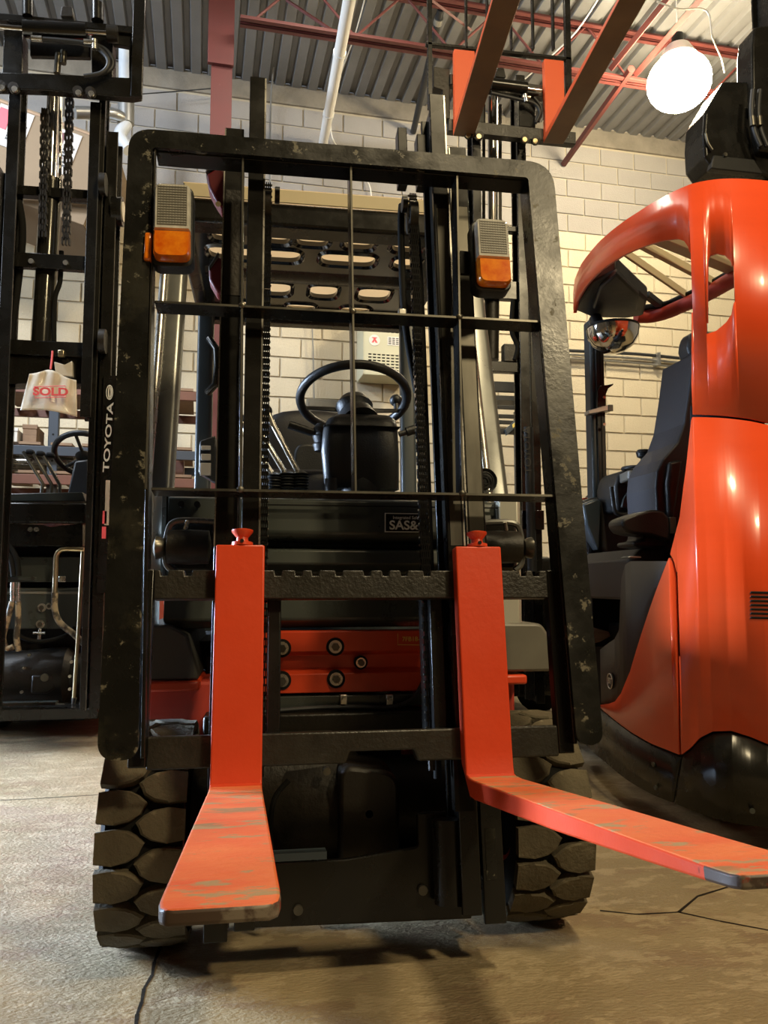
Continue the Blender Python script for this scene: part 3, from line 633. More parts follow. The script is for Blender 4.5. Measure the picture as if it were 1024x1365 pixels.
for k in range(seg):
    a = 2 * math.pi * k / seg; grip = .0145 + .0012 * (math.sin(a * 36) if 1.7 < a < 3.6 or a < .9 else 0)
    rings.append([((.172 + grip * math.cos(b)) * math.cos(a), (.172 + grip * math.cos(b)) * math.sin(a), grip * math.sin(b)) for b in [2 * math.pi * j / sg for j in range(sg)]])
rings.append(rings[0]); mb.loft(rings, cap=False)
sw = P('steering_wheel', mb, 'plastic', ft, TS)
for a in (20, 100, 160):
    e = (.165 * math.cos(D(a)), .165 * math.sin(D(a)), 0)
    P('spoke', MB().loft([[Vector((.02 * math.cos(D(a)), .02 * math.sin(D(a)), -.04)) + Vector(v) for v in ((-.018, 0, -.01), (.018, 0, -.01), (.018, 0, .01), (-.018, 0, .01))], [Vector(e) + v for v in (Vector((-.010, 0, -.008)), Vector((.010, 0, -.008)), Vector((.010, 0, .008)), Vector((-.010, 0, .008)))]]), 'plastic', sw, TS, bevel=.004)
P('hub', MB().lathe([(.001, .00), (.045, -.005), (.06, -.03), (.05, -.06), (.03, -.08), (.001, -.08)], (0, 0, 0), 'Z', 24), 'plastic', sw, TS)
P('spinner_knob', MB().cyl((.15, .06, 0), (.15, .06, .03), .010, 12).ell((.15, .06, .045), .022, .022, .02, 16, 8), 'plastic', sw, TS)
cs = MB(); rings = []
for py, x0, x1, y0 in ((650, 434, 536, 2.36), (640, 431, 536, 2.35), (600, 427, 536, 2.34), (566, 430, 534, 2.35), (556, 436, 532, 2.36), (551, 446, 524, 2.39)):
    a = at(x0, py, y0); b = at(x1, py, y0); z = a.z
    rings.append([(u, v, z) for u, v in rpoly([(a.x, y0, .035), (b.x, y0, .035), (b.x - .02, y0 + .15, .03), (a.x + .02, y0 + .15, .03)], 4)])
cs.loft(rings)
sc_ = P('column_shroud', cs, 'plastic', ft, smooth=50)
a = at(434, 565, 2.34); b = at(532, 569, 2.34); P('shroud_joint', MB().box(a.x - .004, b.x + .004, 2.334, 2.40, b.z - .002, b.z), 'black_matte', sc_)
P('column_collar', MB().cyl((.30, 2.44, 1.29), (.29, 2.49, 1.345), .066, 24, .050), 'plastic', sc_)
P('column_post', MB().cyl((.30, 2.36, .95), (.30, 2.44, 1.2), .06, 16), 'plastic')
P('column_foot', MB().cyl((.20, 2.3, 1.03), (.20, 2.3, 1.10), .018, 10), 'plastic')
for pts, n in (((( 385, 566), (428, 580)), 'direction_lever'), (((532, 579), (554, 572)), 'light_stalk')):
    a = at(*pts[0], 2.42); b = at(*pts[1], 2.42); f = (b - a) * .55
    lv = P(n, MB().cyl(a, b, .013 if n[0] == 'd' else .009, 14), 'plastic')
    if n[0] == 'd': P('lever_boot', MB().lathe([(.030, 0), (.036, .02), (.030, .025), (.037, .045), (.030, .05), (.035, .07), (.024, .085)], (b.x + .01, 2.42, b.z - .05), 'Z', 18), 'plastic', lv)
    else: P('stalk_tip', MB().cyl(a.lerp(b, .45), b, .0145, 14), 'plastic', lv)
for top, mid, bot in (((357, 548), (364, 566), (399, 632)), ((338, 556), (346, 574), (381, 632)), ((322, 560), (330, 580), (364, 634))):
    y = 2.36; a, b, c = at(*top, y + .02), at(*mid, y), at(*bot, y)
    lv = P('control_lever', MB().tube([a, b, c], .0085, 12, smooth=False), 'steel')
    P('lever_knob', MB().ell(a, .014, .014, .017, 14, 8), 'plastic', lv)
    pr = []
    for k in range(6): pr += [(.019 + .003 * (k % 2 == 0) + .0, k * .0085), (.026, k * .0085 + .004)]
    P('lever_bellows', MB().lathe(pr + [(.010, .056)], (c.x + .004, y, c.z - .046), 'Z', 18), 'plastic', lv)
# tilt cylinders / mounts at both sides, horn
for s, pc in ((-1, (253, 727)), (1, (669, 727))):
    q = at(*pc, 1.95)
    t_ = P('tilt_bracket', MB().prism(rpoly([(q.x - .055, q.z - .065, .02), (q.x + .055, q.z - .065, .02), (q.x + .055, q.z + .065, .02), (q.x - .055, q.z + .065, .04)]), 1.99, 2.09), 'black', bevel=.01)
    P('bracket_hoop', MB().tube([(q.x - s * .055, 1.96, q.z + .058), (q.x + s * .030, 1.955, q.z + .058), (q.x + s * .052, 1.955, q.z + .03), (q.x + s * .055, 1.955, q.z - .04), (q.x + s * .035, 1.955, q.z - .062)], .008, 8), 'pillar_grey', t_)
    P('roller', MB().lathe([(.012, -.055), (.040, -.050), (.042, .0), (.040, .045), (.014, .05)], (q.x, 1.95, q.z - .004), 'X', 24), 'black_oily', t_)
    P('roller_pin', MB().lathe([(.020, 0), (.026, .01), (.028, .02), (.012, .026)] if s > 0 else [(.012, -.026), (.028, -.02), (.026, -.01), (.020, 0)], (q.x + s * .058, 1.95, q.z - .006), 'X', 20), 'rail_steel', t_)
    P('grease_nipple', MB().cyl((q.x + s * .01, 1.94, q.z + .038), (q.x + s * .005, 1.935, q.z + .058), .005, 8), 'steel', t_)
q = at(646, 641, 2.25)
hn = P('horn', MB().lathe([(.001, .02), (.030, .015), (.038, -.004), (.036, -.010), (.028, -.004), (.001, -.006)], (q.x, 2.25, q.z), 'Y', 24), 'plastic')
for r in (.012, .022): P('grille_ring', MB().tube([(q.x + r * math.cos(t / 16 * 2 * math.pi), 2.238, q.z + r * math.sin(t / 16 * 2 * math.pi)) for t in range(17)], .002, 5, smooth=False), 'black_matte', hn)
P('horn_bracket', MB().box(q.x + .0, q.x + .12, 2.28, 2.30, q.z - .2, q.z - .05), 'panel')

# ============================================================ mast of the main forklift (tilted frame FM)
def rail(x, w, flange_s, y0, y1, z0, z1):
    """C/I-section rail: front and rear flanges and a web"""
    xw = x - .006 if flange_s > 0 else x + .006
    return MB().box(x - w / 2, x + w / 2, y0, y0 + .014, z0, z1).box(x - w / 2, x + w / 2, y1 - .014, y1, z0, z1).box(x - .007, x + .007, y0 + .014, y1 - .014, z0, z1)
for s in (-1, 1):
    r_ = P('outer_mast_rail', rail(CX + s * .283, .046, s, .10, .215, .115, 1.955), 'black', ft, FM, bevel=.002)
    P('rail_edge', MB().box(CX + s * .283 - .0235, CX + s * .283 - .0205, .098, .104, .9 if s < 0 else .62, 1.95), 'steel', r_, FM)
    P('wear_face', MB().box(CX + s * .283 - .016, CX + s * .283 + .018, .0985, .1005, .9, 1.78) if s > 0 else MB().box(CX - .30, CX - .262, .0985, .1005, 1.5, 1.78), 'rail_steel' if s > 0 else 'black_oily', r_, FM)
    r2 = P('inner_mast_rail', rail(CX + s * .227, .040, s, .07, .185, .14, 2.085), 'black', ft, FM, bevel=.002)
    P('rail_edge', MB().box(CX + s * .227 + .0165, CX + s * .227 + .0205, .068, .074, .7, 2.08), 'steel', r2, FM)  # thin steel strip drawing the highlight along the inner rail edge
    if s > 0: P('wear_face', MB().box(CX + .214, CX + .240, .0685, .0705, .9, 1.75), 'rail_steel', r2, FM)
    P('lift_cylinder', MB().cyl((CX + s * .285, .26, .15), (CX + s * .285, .26, 1.15), .030, 20), 'black', ft, FM)
    P('cylinder_rod', MB().cyl((CX + s * .285, .26, 1.15), (CX + s * .285, .26, 1.94), .018, 16), 'chrome', ft, FM)
    P('chain_roller', MB().cyl(((.004 if s < 0 else .366) - .010, .115, 1.75), ((.004 if s < 0 else .366) + .010, .115, 1.75), .040, 24), 'black_oily', ft, FM)
    P('roller_cap', MB().cyl(((.022 if s < 0 else .338), .10, 1.775), ((.034 if s < 0 else .35), .10, 1.775), .020, 14), 'plastic', ft, FM)
    # leaf chain: alternating link plates with pins
    xc = .004 if s < 0 else .366; mb = MB(); pm = MB(); z = .50; k = 0
    while z < 1.80:
        ws = (-.009, -.0045, .0, .0045, .009) if k % 2 == 0 else (-.0068, -.0023, .0023, .0068)
        for w_ in ws: mb.box(xc + w_ - .0014, xc + w_ + .0014, .095, .113, z - .0105, z + .0105)
        pm.cyl((xc - .012, .104, z + .008), (xc + .012, .104, z + .008), .0028, 6)
        z += .016; k += 1
    ch = P('lift_chain', MB().box(xc - .0165, xc + .0165, .1, .112, .45, .50).cyl((xc, .106, .42), (xc, .106, .46), .008, 8), 'black_oily', ft, FM)
    tag(P('chain_links', mb, 'black_gloss', ch, FM), kind='stuff'); tag(P('chain_pins', pm, 'rail_steel', ch, FM), kind='stuff')
P('hydraulic_hose', MB().tube([(.372, .16, 1.30), (.350, .14, 1.42), (.341, .13, 1.50), (.338, .125, 1.62), (.340, .13, 1.75), (.345, .14, 1.80)], .009, 10), 'rubber_dark', ft, FM)
P('hydraulic_hose', MB().tube([(.385, .14, .4), (.386, .14, 1.2), (.384, .135, 1.60), (.376, .13, 1.76)], .009, 10), 'rubber_dark', ft, FM)
P('hose_bracket', MB().box(.325, .345, .118, .135, 1.46, 1.50), 'steel', ft, FM, bevel=.003)
P('lower_mast_plate', MB().prism(rpoly([(CX - .245, .125), (CX + .245, .115), (CX + .245, .26), (CX + .20, .262), (CX + .20, .33, .004), (CX + .135, .33, .004), (CX + .135, .262, .01), (CX - .02, .245), (CX - .245, .245)]), .15, .17), 'black', ft, FM, bevel=.003)
P('tie_bar_edge', MB().box(CX - .245, CX - .06, .152, .20, .247, .262), 'slate', ft, FM)
for x, z in ((.085, .155), (.345, .178)): P('plate_bolt', MB().cyl((x, .150, z), (x, .138, z), .010, 12), 'rail_steel', ft, FM)
P('upper_mast_tie', MB().box(CX - .30, CX + .30, .20, .23, 1.955, 2.0), 'black', ft, FM, bevel=.004)
for px in (535, 560): q = at(px, 190, .12, FM); P('tie_lug', MB().box(q.x - .012, q.x + .012, .10, .14, 1.84, q.z + (.03 if px == 535 else .01)), 'black', ft, FM, bevel=.002)
P('foot_block', MB().box(.405, .445, .07, .10, .34, .46), 'black', ft, FM)
P('wear_pad', MB().cyl((.40, .12, .155), (.40, .12, .32), .035, 20), 'black', ft, FM)
P('foot_scuff', MB().box(CX + .268, CX + .290, .0985, .0995, .20, .30), 'black_worn', ft, FM)
# ---- carriage
def notched(z0, z1, x0, x1, notch, up=True, d=.012, w=.008):
    top = []; xs = sorted(notch)
    for x in xs: top += [(x - w, z1), (x - w * .8, z1 - d), (x + w * .8, z1 - d), (x + w, z1)]
    return [(x0, z0), (x1, z0), (x1, z1)] + [p for p in reversed(top)] + [(x0, z1)]
cu_ = P('upper_carriage_bar', MB().prism(notched(.778, .838, CX - .42, CX + .42, [-.195, -.147, -.06, .037, .08, .115, .165, .225, .265, .305, .355, .455, .57, .60]), .034, .068), 'black_cast', ft, FM, bevel=.0025)
P('lower_carriage_bar', MB().prism([(CX - .42, .445), (.175, .445), (.183, .468), (.315, .468), (.323, .445), (CX + .42, .445), (CX + .42, .508), (CX - .42, .508)], .034, .068), 'black_cast', ft, FM, bevel=.004)
for s in (-1, 1): P('carriage_side_plate', MB().box(CX + s * .175 - .014, CX + s * .175 + .014, .068, .20, .45, .83), 'black', ft, FM, bevel=.003)
for s in (-1, 1): P('carriage_end_bracket', MB().box(min(CX + s * .42, CX + s * .455), max(CX + s * .42, CX + s * .455), .036, .066, .45, .84), 'black', ft, FM, bevel=.003)
# ---- load backrest
U = rpoly([(-.300, .468, .05), (-.309, 1.850, .055), (.700, 1.850, .07), (.708, .468, .05), (.650, .468, .03), (.634, 1.803, .01), (-.256, 1.803, .01), (-.225, .468, .03)], 7)
bk = plate('backrest_frame', U, [], -.004, .008, M_['black_worn'], ft, FM, bevel=.002)
P('frame_flange', MB().prism([(-.262, 1.803), (-.254, 1.803), (-.214, .47), (-.222, .47)], .008, .062), 'black', bk, FM, bevel=.0015)
P('frame_flange', MB().prism([(.634, 1.803), (.642, 1.803), (.656, .47), (.648, .47)], .008, .062), 'black', bk, FM, bevel=.0015)
P('flange_highlight', MB().prism([(-.252, 1.80), (-.2485, 1.80), (-.233, 1.0), (-.237, 1.0)], .000, .010), 'rail_steel', bk, FM)  # pale strip painting the highlight on the left flange edge
P('top_flange', MB().box(-.25, .645, .008, .058, 1.800, 1.812), 'black', bk, FM, bevel=.0015)
for z in (1.425, 1.003): P('cross_slat', MB().box(-.236 if z > 1.2 else -.225, .645, .006, .056, z - .004, z + .002), 'black', bk, FM, bevel=.001); P('slat_highlight', MB().box(-.234 if z > 1.2 else -.224, .643, .0045, .0062, z - .0035, z + .0015), 'rail_steel', bk, FM)  # pale front strips paint the highlight on each cross slat
for xa, xb in ((-.054, -.044), (.1985, .1985), (.457, .434)):
    P('upright_slat', MB().prism([(xa - .003, 1.803), (xa + .003, 1.803), (xb + .003, 1.0), (xb - .003, 1.0)], .006, .054), 'black', bk, FM, bevel=.001)
    P('slat_highlight', MB().prism([(xa - .0015, 1.803), (xa + .0028, 1.803), (xb + .0028, 1.0), (xb - .0015, 1.0)], .0043, .0062), 'rail_steel', bk, FM)  # pale strip painting the highlight down the upright's front edge
mb = MB()
for a, b in ((-.048, 1.426), (-.044, 1.004), (.1985, 1.426), (.446, 1.426), (.434, 1.004)): mb.ell((a, .004, b), .008, .004, .007, 10, 6)
tag(P('weld_beads', mb, 'rail_steel', bk, FM), kind='stuff')
# ---- combination lamps
for (x0, x1, z0, z1, zs, sl) in ((-.248, -.158, 1.508, 1.703, 1.580, -.004), (.482, .572, 1.492, 1.672, 1.562, 0)):
    fr = FM @ Matrix.Translation(((x0 + x1) / 2, 0, (z0 + z1) / 2)) @ Matrix.Rotation(D(-1.5 if x0 < 0 else 0), 4, 'Y') @ Matrix.Translation((-(x0 + x1) / 2, 0, -(z0 + z1) / 2))
    O = rpoly([(x0, z0, .022), (x1, z0, .022), (x1, z1, .022), (x0, z1, .022)], 6)
    cx_, cz_ = (x0 + x1) / 2, (z0 + z1) / 2
    sc2 = lambda k: [(cx_ + (a - cx_) * k, cz_ + (b - cz_) * (k + .02)) for a, b in O]
    lm = P('combination_lamp', MB().loft([[(a, .05, b) for a, b in sc2(.85)], [(a, .03, b) for a, b in sc2(1)], [(a, -.005, b) for a, b in sc2(1)], [(a, -.008, b) for a, b in sc2(.96)]]), 'plastic', ft, fr)
    i = .0055
    tw = rpoly([(x0 + i, zs + .001), (x1 - i, zs + .001), (x1 - i, z1 - i, .018), (x0 + i, z1 - i, .018)], 5)
    ta = rpoly([(x0 + i, z0 + i, .018), (x1 - i, z0 + i, .018), (x1 - i, zs - .002), (x0 + i, zs - .002)], 5)
    P('clear_lens', MB().loft([[(a, -.006, b) for a, b in tw], [(a, -.024, b) for a, b in tw], [(cx_ + (a - cx_) * .9, -.030, zs + .045 + (b - zs - .045) * .92) for a, b in tw]]), 'clear_lens', lm, fr)
    mb = MB(); k = 0; z = zs + .012
    while z < z1 - .012:
        mb.box(x0 + .014, x1 - .014, -.0315, -.0295, z, z + .0022); z += .0062
    x = x0 + .014
    while x < x1 - .013: mb.box(x, x + .0012, -.0312, -.0295, zs + .012, z1 - .014); x += .0062
    tag(P('lens_ribs', mb, 'fender_light', lm, fr), kind='stuff')
    P('amber_lens', MB().loft([[(a, -.006, b) for a, b in ta], [(a, -.026, b) for a, b in ta], [(cx_ + (a - cx_) * .9, -.034, z0 + .032 + (b - z0 - .032) * .9) for a, b in ta]]), 'amber', lm, fr)

    P('lamp_bracket', MB().box(x0 + .01, x0 + .05, .03, .05, z0 + .08, z0 + .14).box(min(x0, cx_) - .02, x0 + .02, .03, .04, z0 + .06, z0 + .12), 'black', lm, fr)
P('side_marker', MB().box(-.262, -.246, -.012, .008, 1.515, 1.582), 'amber', ft, FM, bevel=.004)
# ---- forks
def fork(x, w, lean=0.0):
    T = .036
    cen = [((T * .5, .885), (0, 1), T), ((T * .5, .60), (0, 1), T), ((T * .5, .47), (0, 1), T), ((T * .5 - .002, .435), (-.25, 1), T * 1.02), ((T * .5 - .014, .409), (-.8, .75), T * 1.15), ((-.022, .397), (-1, .2), T * 1.02), ((-.06, .3945), (-1, 0), T), ((-.50, .399), (-1, 0), T * .80), ((-.78, .404), (-1, 0), T * .52), ((-.895, .4065), (-1, 0), T * .40), ((-.915, .407), (-1, 0), T * .38), ((-.932, .407), (-1, 0), T * .37), ((-.941, .4075), (-1, 0), T * .36), ((-.944, .4075), (-1, 0), T * .35)]
    rings = []
    for i, ((y, z), (dy, dz), t) in enumerate(cen):
        d = Vector((dy, dz)).normalized(); n = Vector((d.y, -d.x)) * t / 2
        wl = wr = w / 2
        if i > 7:
            kx = (1.0, 1.0, .99, .95, .86, .68)[min(i - 8, 5)]
            wl *= kx; wr *= kx
        x_ = x + lean * max(0, -y) ** 1.0
        rings.append([(x_ - wl, y + n.x, z + n.y), (x_ + wr, y + n.x, z + n.y), (x_ + wr, y - n.x, z - n.y), (x_ - wl, y - n.x, z - n.y)])
    mb = MB().loft(rings)
    ob = P('fork', mb, 'red', ft, FM, bevel=.004, smooth=30)
    ob.data.materials.append(M_['red_blade']); ob.data.materials.append(M_['tip_worn'])
    for p in ob.data.polygons:
        zz = sum((FM.inverted() @ (WM[ob] @ ob.data.vertices[v].co)).y for v in p.vertices) / len(p.vertices)
        if zz < -.03 and (WM[ob].to_3x3() @ p.normal).z > .2: p.material_index = 1
        elif zz < -.86: p.material_index = 2
    pin = P('fork_pin', MB().lathe([(.012, .0), (.022, .001), (.022, .008), (.013, .010), (.012, .018), (.022, .030), (.0225, .034), (.015, .036), (.001, .036)], (x + .003, .02, .885), 'Z', 18), 'red', ob, FM)
    P('pin_hole', MB().cyl((x + .003, -.004, .893), (x + .003, .0, .893), .004, 8), 'black_matte', pin, FM)
    return ob
fork(-.0415, .0985, .014); fork(.4625, .1, -.006)
# ============================================================ LEFT FORKLIFT (black, carriage raised, faces the camera)
def V2(pts, y): return [(at(a, b, y).x, at(a, b, y).z) for a, b in pts]
class Kit:
    """parts of one truck: polygons measured on the photograph, standing at a real depth y with thickness t"""
    def __init__(s, root): s.r = root
    def q(s, name, pts, y, t, m, par=None, bevel=.003, rd=0, **kw):
        v = V2(pts, y)
        if rd: v = rpoly([(a, b, rd) for a, b in v], 4)
        return MB().prism(v, y, y + t).build(name, M_[m], par or s.r, bevel=bevel, **kw)
    def b(s, name, x0, y0, x1, y1, y, t, m, par=None, bevel=.003, **kw):
        a = at(x0, y0, y); c = at(x1, y1, y)
        return MB().box(a.x, c.x, y, y + t, c.z, a.z).build(name, M_[m], par or s.r, bevel=bevel, **kw)
    def t(s, name, pts, y, r, m, par=None, seg=10, smooth=True):
        P3 = [at(p[0], p[1], p[2] if len(p) > 2 else y) for p in pts]
        return MB().tube(P3, r, seg, smooth).build(name, M_[m], par or s.r)
    def c(s, name, px, py, y, r, dy, m, par=None, seg=14):
        q = at(px, py, y); return MB().cyl((q.x, y, q.z), (q.x, y - dy, q.z), r, seg).build(name, M_[m], par or s.r)
l2 = thing('forklift', 'unlit black forklift at the left edge with a plastic bag tied to its mast', 'forklift', (-1.0, 4.6, 0)); k = Kit(l2)
Y2 = 4.0
xr = lambda px, py, y: at(px, py, y).x
def vrail(name, px, py, w, y, dep, z0, z1, m='black', kit=k, edge=None):
    x = xr(px, py, y); mb = MB().box(x - w / 2, x + w / 2, y, y + .014, z0, z1).box(x - w / 2, x + w / 2, y + dep - .014, y + dep, z0, z1).box(x - .007, x + .007, y + .014, y + dep - .014, z0, z1)
    o = mb.build(name, M_[m], kit.r, bevel=.002)
    if edge is not None: MB().box(x + edge * w / 2 - .002, x + edge * w / 2 + .002, y - .002, y + .006, z0, z1).build('rail_edge', M_['rail_steel'], o)
    return o
zt = at(60, 130, Y2).z
vrail('inner_mast_rail', 122, 300, .050, Y2, .12, 1.60, zt, edge=1); vrail('inner_mast_rail', 12, 300, .055, Y2, .12, .19, zt + .1, edge=1)
vrail('middle_mast_rail', 131, 300, .030, Y2 + .02, .12, .19, zt + .2, edge=1)
vrail('outer_mast_rail', 146, 300, .055, Y2 + .05, .15, .19, at(146, 175, Y2 + .05).z, edge=1); vrail('outer_mast_rail', -12, 300, .05, Y2 + .05, .15, .19, 2.9)
o_ = k.b('rail_side_strip', 138, 500, 151, 790, Y2 + .03, .02, 'black', bevel=.001)
text('rail_lettering', 'TOYOTA', .040, face_m(at(144.5, 583, Y2 + .026), roll=D(88)), M_['decal'], o_, xs=2.1, bold=.0008)
q = at(146, 523, Y2 + .028); mb = MB()
for rx_, rz_, th in ((.015, .036, .0022), (.006, .033, .0018)):
    mb.tube([(q.x + rx_ * math.cos(a * math.pi / 10), q.y, q.z + rz_ * math.sin(a * math.pi / 10)) for a in range(21)], th, 5, smooth=False)
mb.tube([(q.x + .003 + .006 * math.cos(a * math.pi / 10), q.y, q.z + .025 * math.sin(a * math.pi / 10)) for a in range(21)], .002, 5, smooth=False)
mb.build('oval_emblem', M_['decal'], o_)
for (a, b, c_, d) in ((137, 681, 142, 698), (136, 702, 141, 718)): k.b('red_decal', a, b, c_, d, Y2 + .026, .002, 'sold_red', o_, bevel=0)
k.b('yellow_decal', 141, 640, 145, 700, Y2 + .026, .002, 'decal_dim', o_, bevel=0)
# crossmembers, cylinder, chains
k.b('crossmember', 20, 246, 128, 266, Y2 + .06, .05, 'black'); x_ = k.b('crossmember', 12, 335, 124, 361, Y2 + .03, .04, 'black')
k.b('crossmember', 8, 452, 112, 476, Y2 + .06, .05, 'black'); k.q('cylinder_base', [(8, 474), (112, 474), (112, 512), (60, 510), (8, 512)], Y2 + .08, .12, 'black', rd=.01)
for px, py in ((42, 349), (88, 351)): k.c('cross_bolt', px, py, Y2 + .03, .013, .012, 'steel', x_)
a, b = at(72, 120, Y2 + .12), at(67, 243, Y2 + .12); MB().cyl(a, b, .032, 22).build('cylinder_rod', M_['chrome'], l2)
a, b = at(69, 240, Y2 + .12), at(55, 474, Y2 + .12); cy = MB().cyl(a, b, .052, 28).build('lift_cylinder', M_['cylinder_gloss'], l2)
for t in (0.0, .44, .68, .80): MB().cyl(a.lerp(b, t), a.lerp(b, t + .02), .052, 24).build('cylinder_band', M_['black_cast' if t else 'rail_steel'], cy)
MB().cyl(at(81, 130, Y2 + .10), at(80, 240, Y2 + .10), .008, 8).build('return_pipe', M_['steel'], l2)
for x0, x1 in (((60, 150), (57, 320)), ((93, 130), (88, 330))):
    a = at(*x0, Y2 + .04); b = at(*x1, Y2 + .04); n = int((a - b).length / .03); mb = MB()
    for i in range(n):
        p = a.lerp(b, i / n); w = .016 if i % 2 else .011
        for u in (-w, 0, w): mb.box(p.x + u - .004, p.x + u + .004, p.y - .012, p.y + .012, p.z - .018, p.z + .018)
    tag(mb.build('lift_chain', M_['black_oily'], l2), kind='stuff')
k.t('mast_hose', [(25, 268), (30, 300), (28, 345), (14, 460)], Y2 + .09, .017, 'rubber_dark'); k.t('mast_hose', [(82, 335), (80, 375), (73, 400), (72, 455)], Y2 + .09, .012, 'rubber_dark')
q = at(134, 247, Y2 - .0); MB().cyl((q.x, Y2 - .01, q.z), (q.x + .03, Y2 - .01, q.z), .055, 18).build('guide_roller', M_['black_oily'], l2)
q = at(133, 455, Y2); MB().cyl((q.x, Y2, q.z), (q.x + .03, Y2, q.z), .06, 18).build('guide_roller', M_['black_oily'], l2)
q = at(156, 282, Y2 + .1); MB().cyl((q.x - .02, Y2 + .1, q.z), (q.x + .03, Y2 + .1, q.z), .075, 24).build('hose_pulley', M_['black'], l2); MB().cyl((q.x + .03, Y2 + .1, q.z), (q.x + .034, Y2 + .1, q.z), .05, 20).build('pulley_face', M_['bag'], l2)
# carriage, raised
YC = Y2 - .09
cb_ = k.b('carriage_bar', -60, 20, 190, 36, YC, .05, 'black', bevel=.005); k.q('carriage_bar', [(-60, 94), (60, 98), (188, 104), (188, 128), (175, 130), (60, 120), (-60, 116)], YC, .05, 'black', bevel=.005)
k.q('side_plate', [(178, -15), (194, -15), (189, 128), (174, 128)], YC - .01, .03, 'black'); k.q('corner_gusset', [(150, 36), (186, 36), (184, 106), (172, 106), (172, 62), (150, 58)], YC + .02, .03, 'black')
k.q('carriage_cheek', [(5, 40), (30, 40), (30, 100), (3, 100)], YC + .03, .1, 'black'); k.q('carriage_cheek', [(122, 40), (150, 40), (150, 104), (122, 104)], YC + .03, .1, 'black')
k.q('centre_plate', [(40, 40), (120, 44), (120, 76), (40, 74)], YC + .07, .03, 'black_oily')
k.t('slot_post', [(37, -20), (37, 22)], YC, .026, 'black', smooth=False); k.t('slot_post', [(130, 5), (130, 28)], YC, .03, 'black', smooth=False); k.q('top_hook', [(80, 22), (82, 8), (96, 8), (98, 22)], YC, .05, 'black_oily', rd=.01)
a, b = at(32, 39, YC - .03), at(116, 43, YC - .03); sc0 = MB().cyl(a, b, .042, 22).build('side_shift_cylinder', M_['black_gloss'], l2)
MB().cyl(at(-10, 35, YC - .03), a, .014, 12).build('shift_rod', M_['chrome'], sc0); MB().cyl(b, at(146, 45, YC - .03), .014, 12).build('shift_rod', M_['chrome'], sc0); MB().cyl(at(143, 45, YC - .03), at(157, 46, YC - .03), .040, 14).build('rod_end', M_['black_oily'], sc0)
k.t('shift_hose', [(46, 52), (80, 54), (122, 60), (142, 75), (144, 88), (134, 98), (112, 102)], YC - .05, .012, 'cable_black'); k.t('shift_hose', [(118, 56), (140, 66), (150, 80), (146, 94), (120, 102)], YC - .04, .011, 'cable_black')
for a, b in (((42, 51), (56, 52)), ((112, 56), (127, 57)), ((126, 53), (126, 66))): k.t('hose_fitting', [a, b], YC - .055, .014, 'steel', smooth=False)
for a, b in (((78, 72), (76, 98)), ((85, 68), (84, 85))): k.t('pipe_fitting', [a, b], YC + .05, .016, 'rail_steel', smooth=False)
for px, py in ((3, 118), (20, 120), (105, 125), (122, 126)): k.c('carriage_bolt', px, py, YC - .005, .024, .03, 'black_oily'); k.c('bolt_head', px, py, YC - .03, .014, .012, 'steel')
# cowl and lower body
k.b('body_cowl', -80, 668, 114, 698, 4.30, .3, 'black', bevel=.01); k.q('cowl_face', [(-80, 698), (20, 698), (58, 700), (66, 702), (110, 698), (110, 728), (-80, 728)], 4.31, .1, 'black', rd=.004)
k.q('cowl_top', [(-80, 660), (110, 656), (114, 668), (-80, 668)], 4.36, .3, 'panel')
for px in (41, 49): k.c('cowl_bolt', px, 706, 4.30, .012, .012, 'steel')
k.b('front_panel', -80, 742, 110, 776, 4.40, .1, 'panel'); k.b('front_panel', -80, 784, 110, 838, 4.37, .1, 'panel', bevel=.006); k.b('panel_lip', -80, 789, 110, 792, 4.365, .01, 'fender_light')
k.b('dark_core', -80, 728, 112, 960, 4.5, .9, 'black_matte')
for px, py, r in ((56, 810, .022), (66, 808, .017), (54, 832, .022), (5, 814, .02)): k.c('washer', px, py, 4.365, r, .006, 'steel'); k.c('washer_bolt', px, py, 4.36, r * .55, .012, 'rail_steel')
k.q('latch_strap', [(51, 838), (55, 838), (54, 856), (49, 856)], 4.34, .008, 'steel'); k.t('latch_bar', [(44, 844), (60, 844)], 4.335, .006, 'steel', smooth=False)
k.b('pipe_bracket', 8, 769, 48, 774, 4.37, .01, 'panel')
for px in (11, 44): k.c('bracket_bolt', px, 771, 4.36, .010, .01, 'rail_steel')
k.b('clamp_tab', 78, 768, 87, 776, 4.34, .01, 'steel')
k.t('steel_pipe', [(112, 733), (90, 732), (80, 734), (75, 742), (74, 760), (73, 790)], 4.30, .013, 'brass'); k.t('braided_hose', [(73, 790), (73, 812), (80, 830), (98, 845), (112, 858)], 4.30, .016, 'hose')
k.t('long_pipe', [(110, 735), (105, 830), (98, 938)], 4.24, .009, 'brass', smooth=False); k.t('pipe_elbow', [(76, 941), (97, 942), (99, 930)], 4.24, .013, 'steel', smooth=False)
k.t('feed_hose', [(2, 728), (14, 745), (18, 768)], 4.32, .014, 'rubber_dark'); k.t('feed_hose', [(10, 722), (22, 745), (25, 768)], 4.32, .014, 'rubber_dark')
for px in (17, 24): k.t('hose_ferrule', [(px, 776), (px, 802)], 4.31, .012, 'steel', smooth=False)
k.t('braided_hose', [(16, 802), (9, 830), (4, 850), (9, 864), (18, 862)], 4.30, .015, 'hose'); k.t('braided_hose', [(24, 802), (24, 830), (22, 850), (25, 868)], 4.30, .015, 'hose')
k.t('black_hose', [(20, 838), (30, 850), (55, 855), (85, 848), (100, 835)], 4.33, .010, 'rubber_dark')
q = at(60, 905, 4.35); ax_ = MB().lathe([(.10, -.9), (.11, -.28), (.135, -.26), (.14, -.10), (.15, .0), (.15, .09), (.12, .12), (.12, .16), (.10, .3)], (q.x, 4.45, q.z), 'X', 26).build('drive_axle', M_['black_oily'], l2)
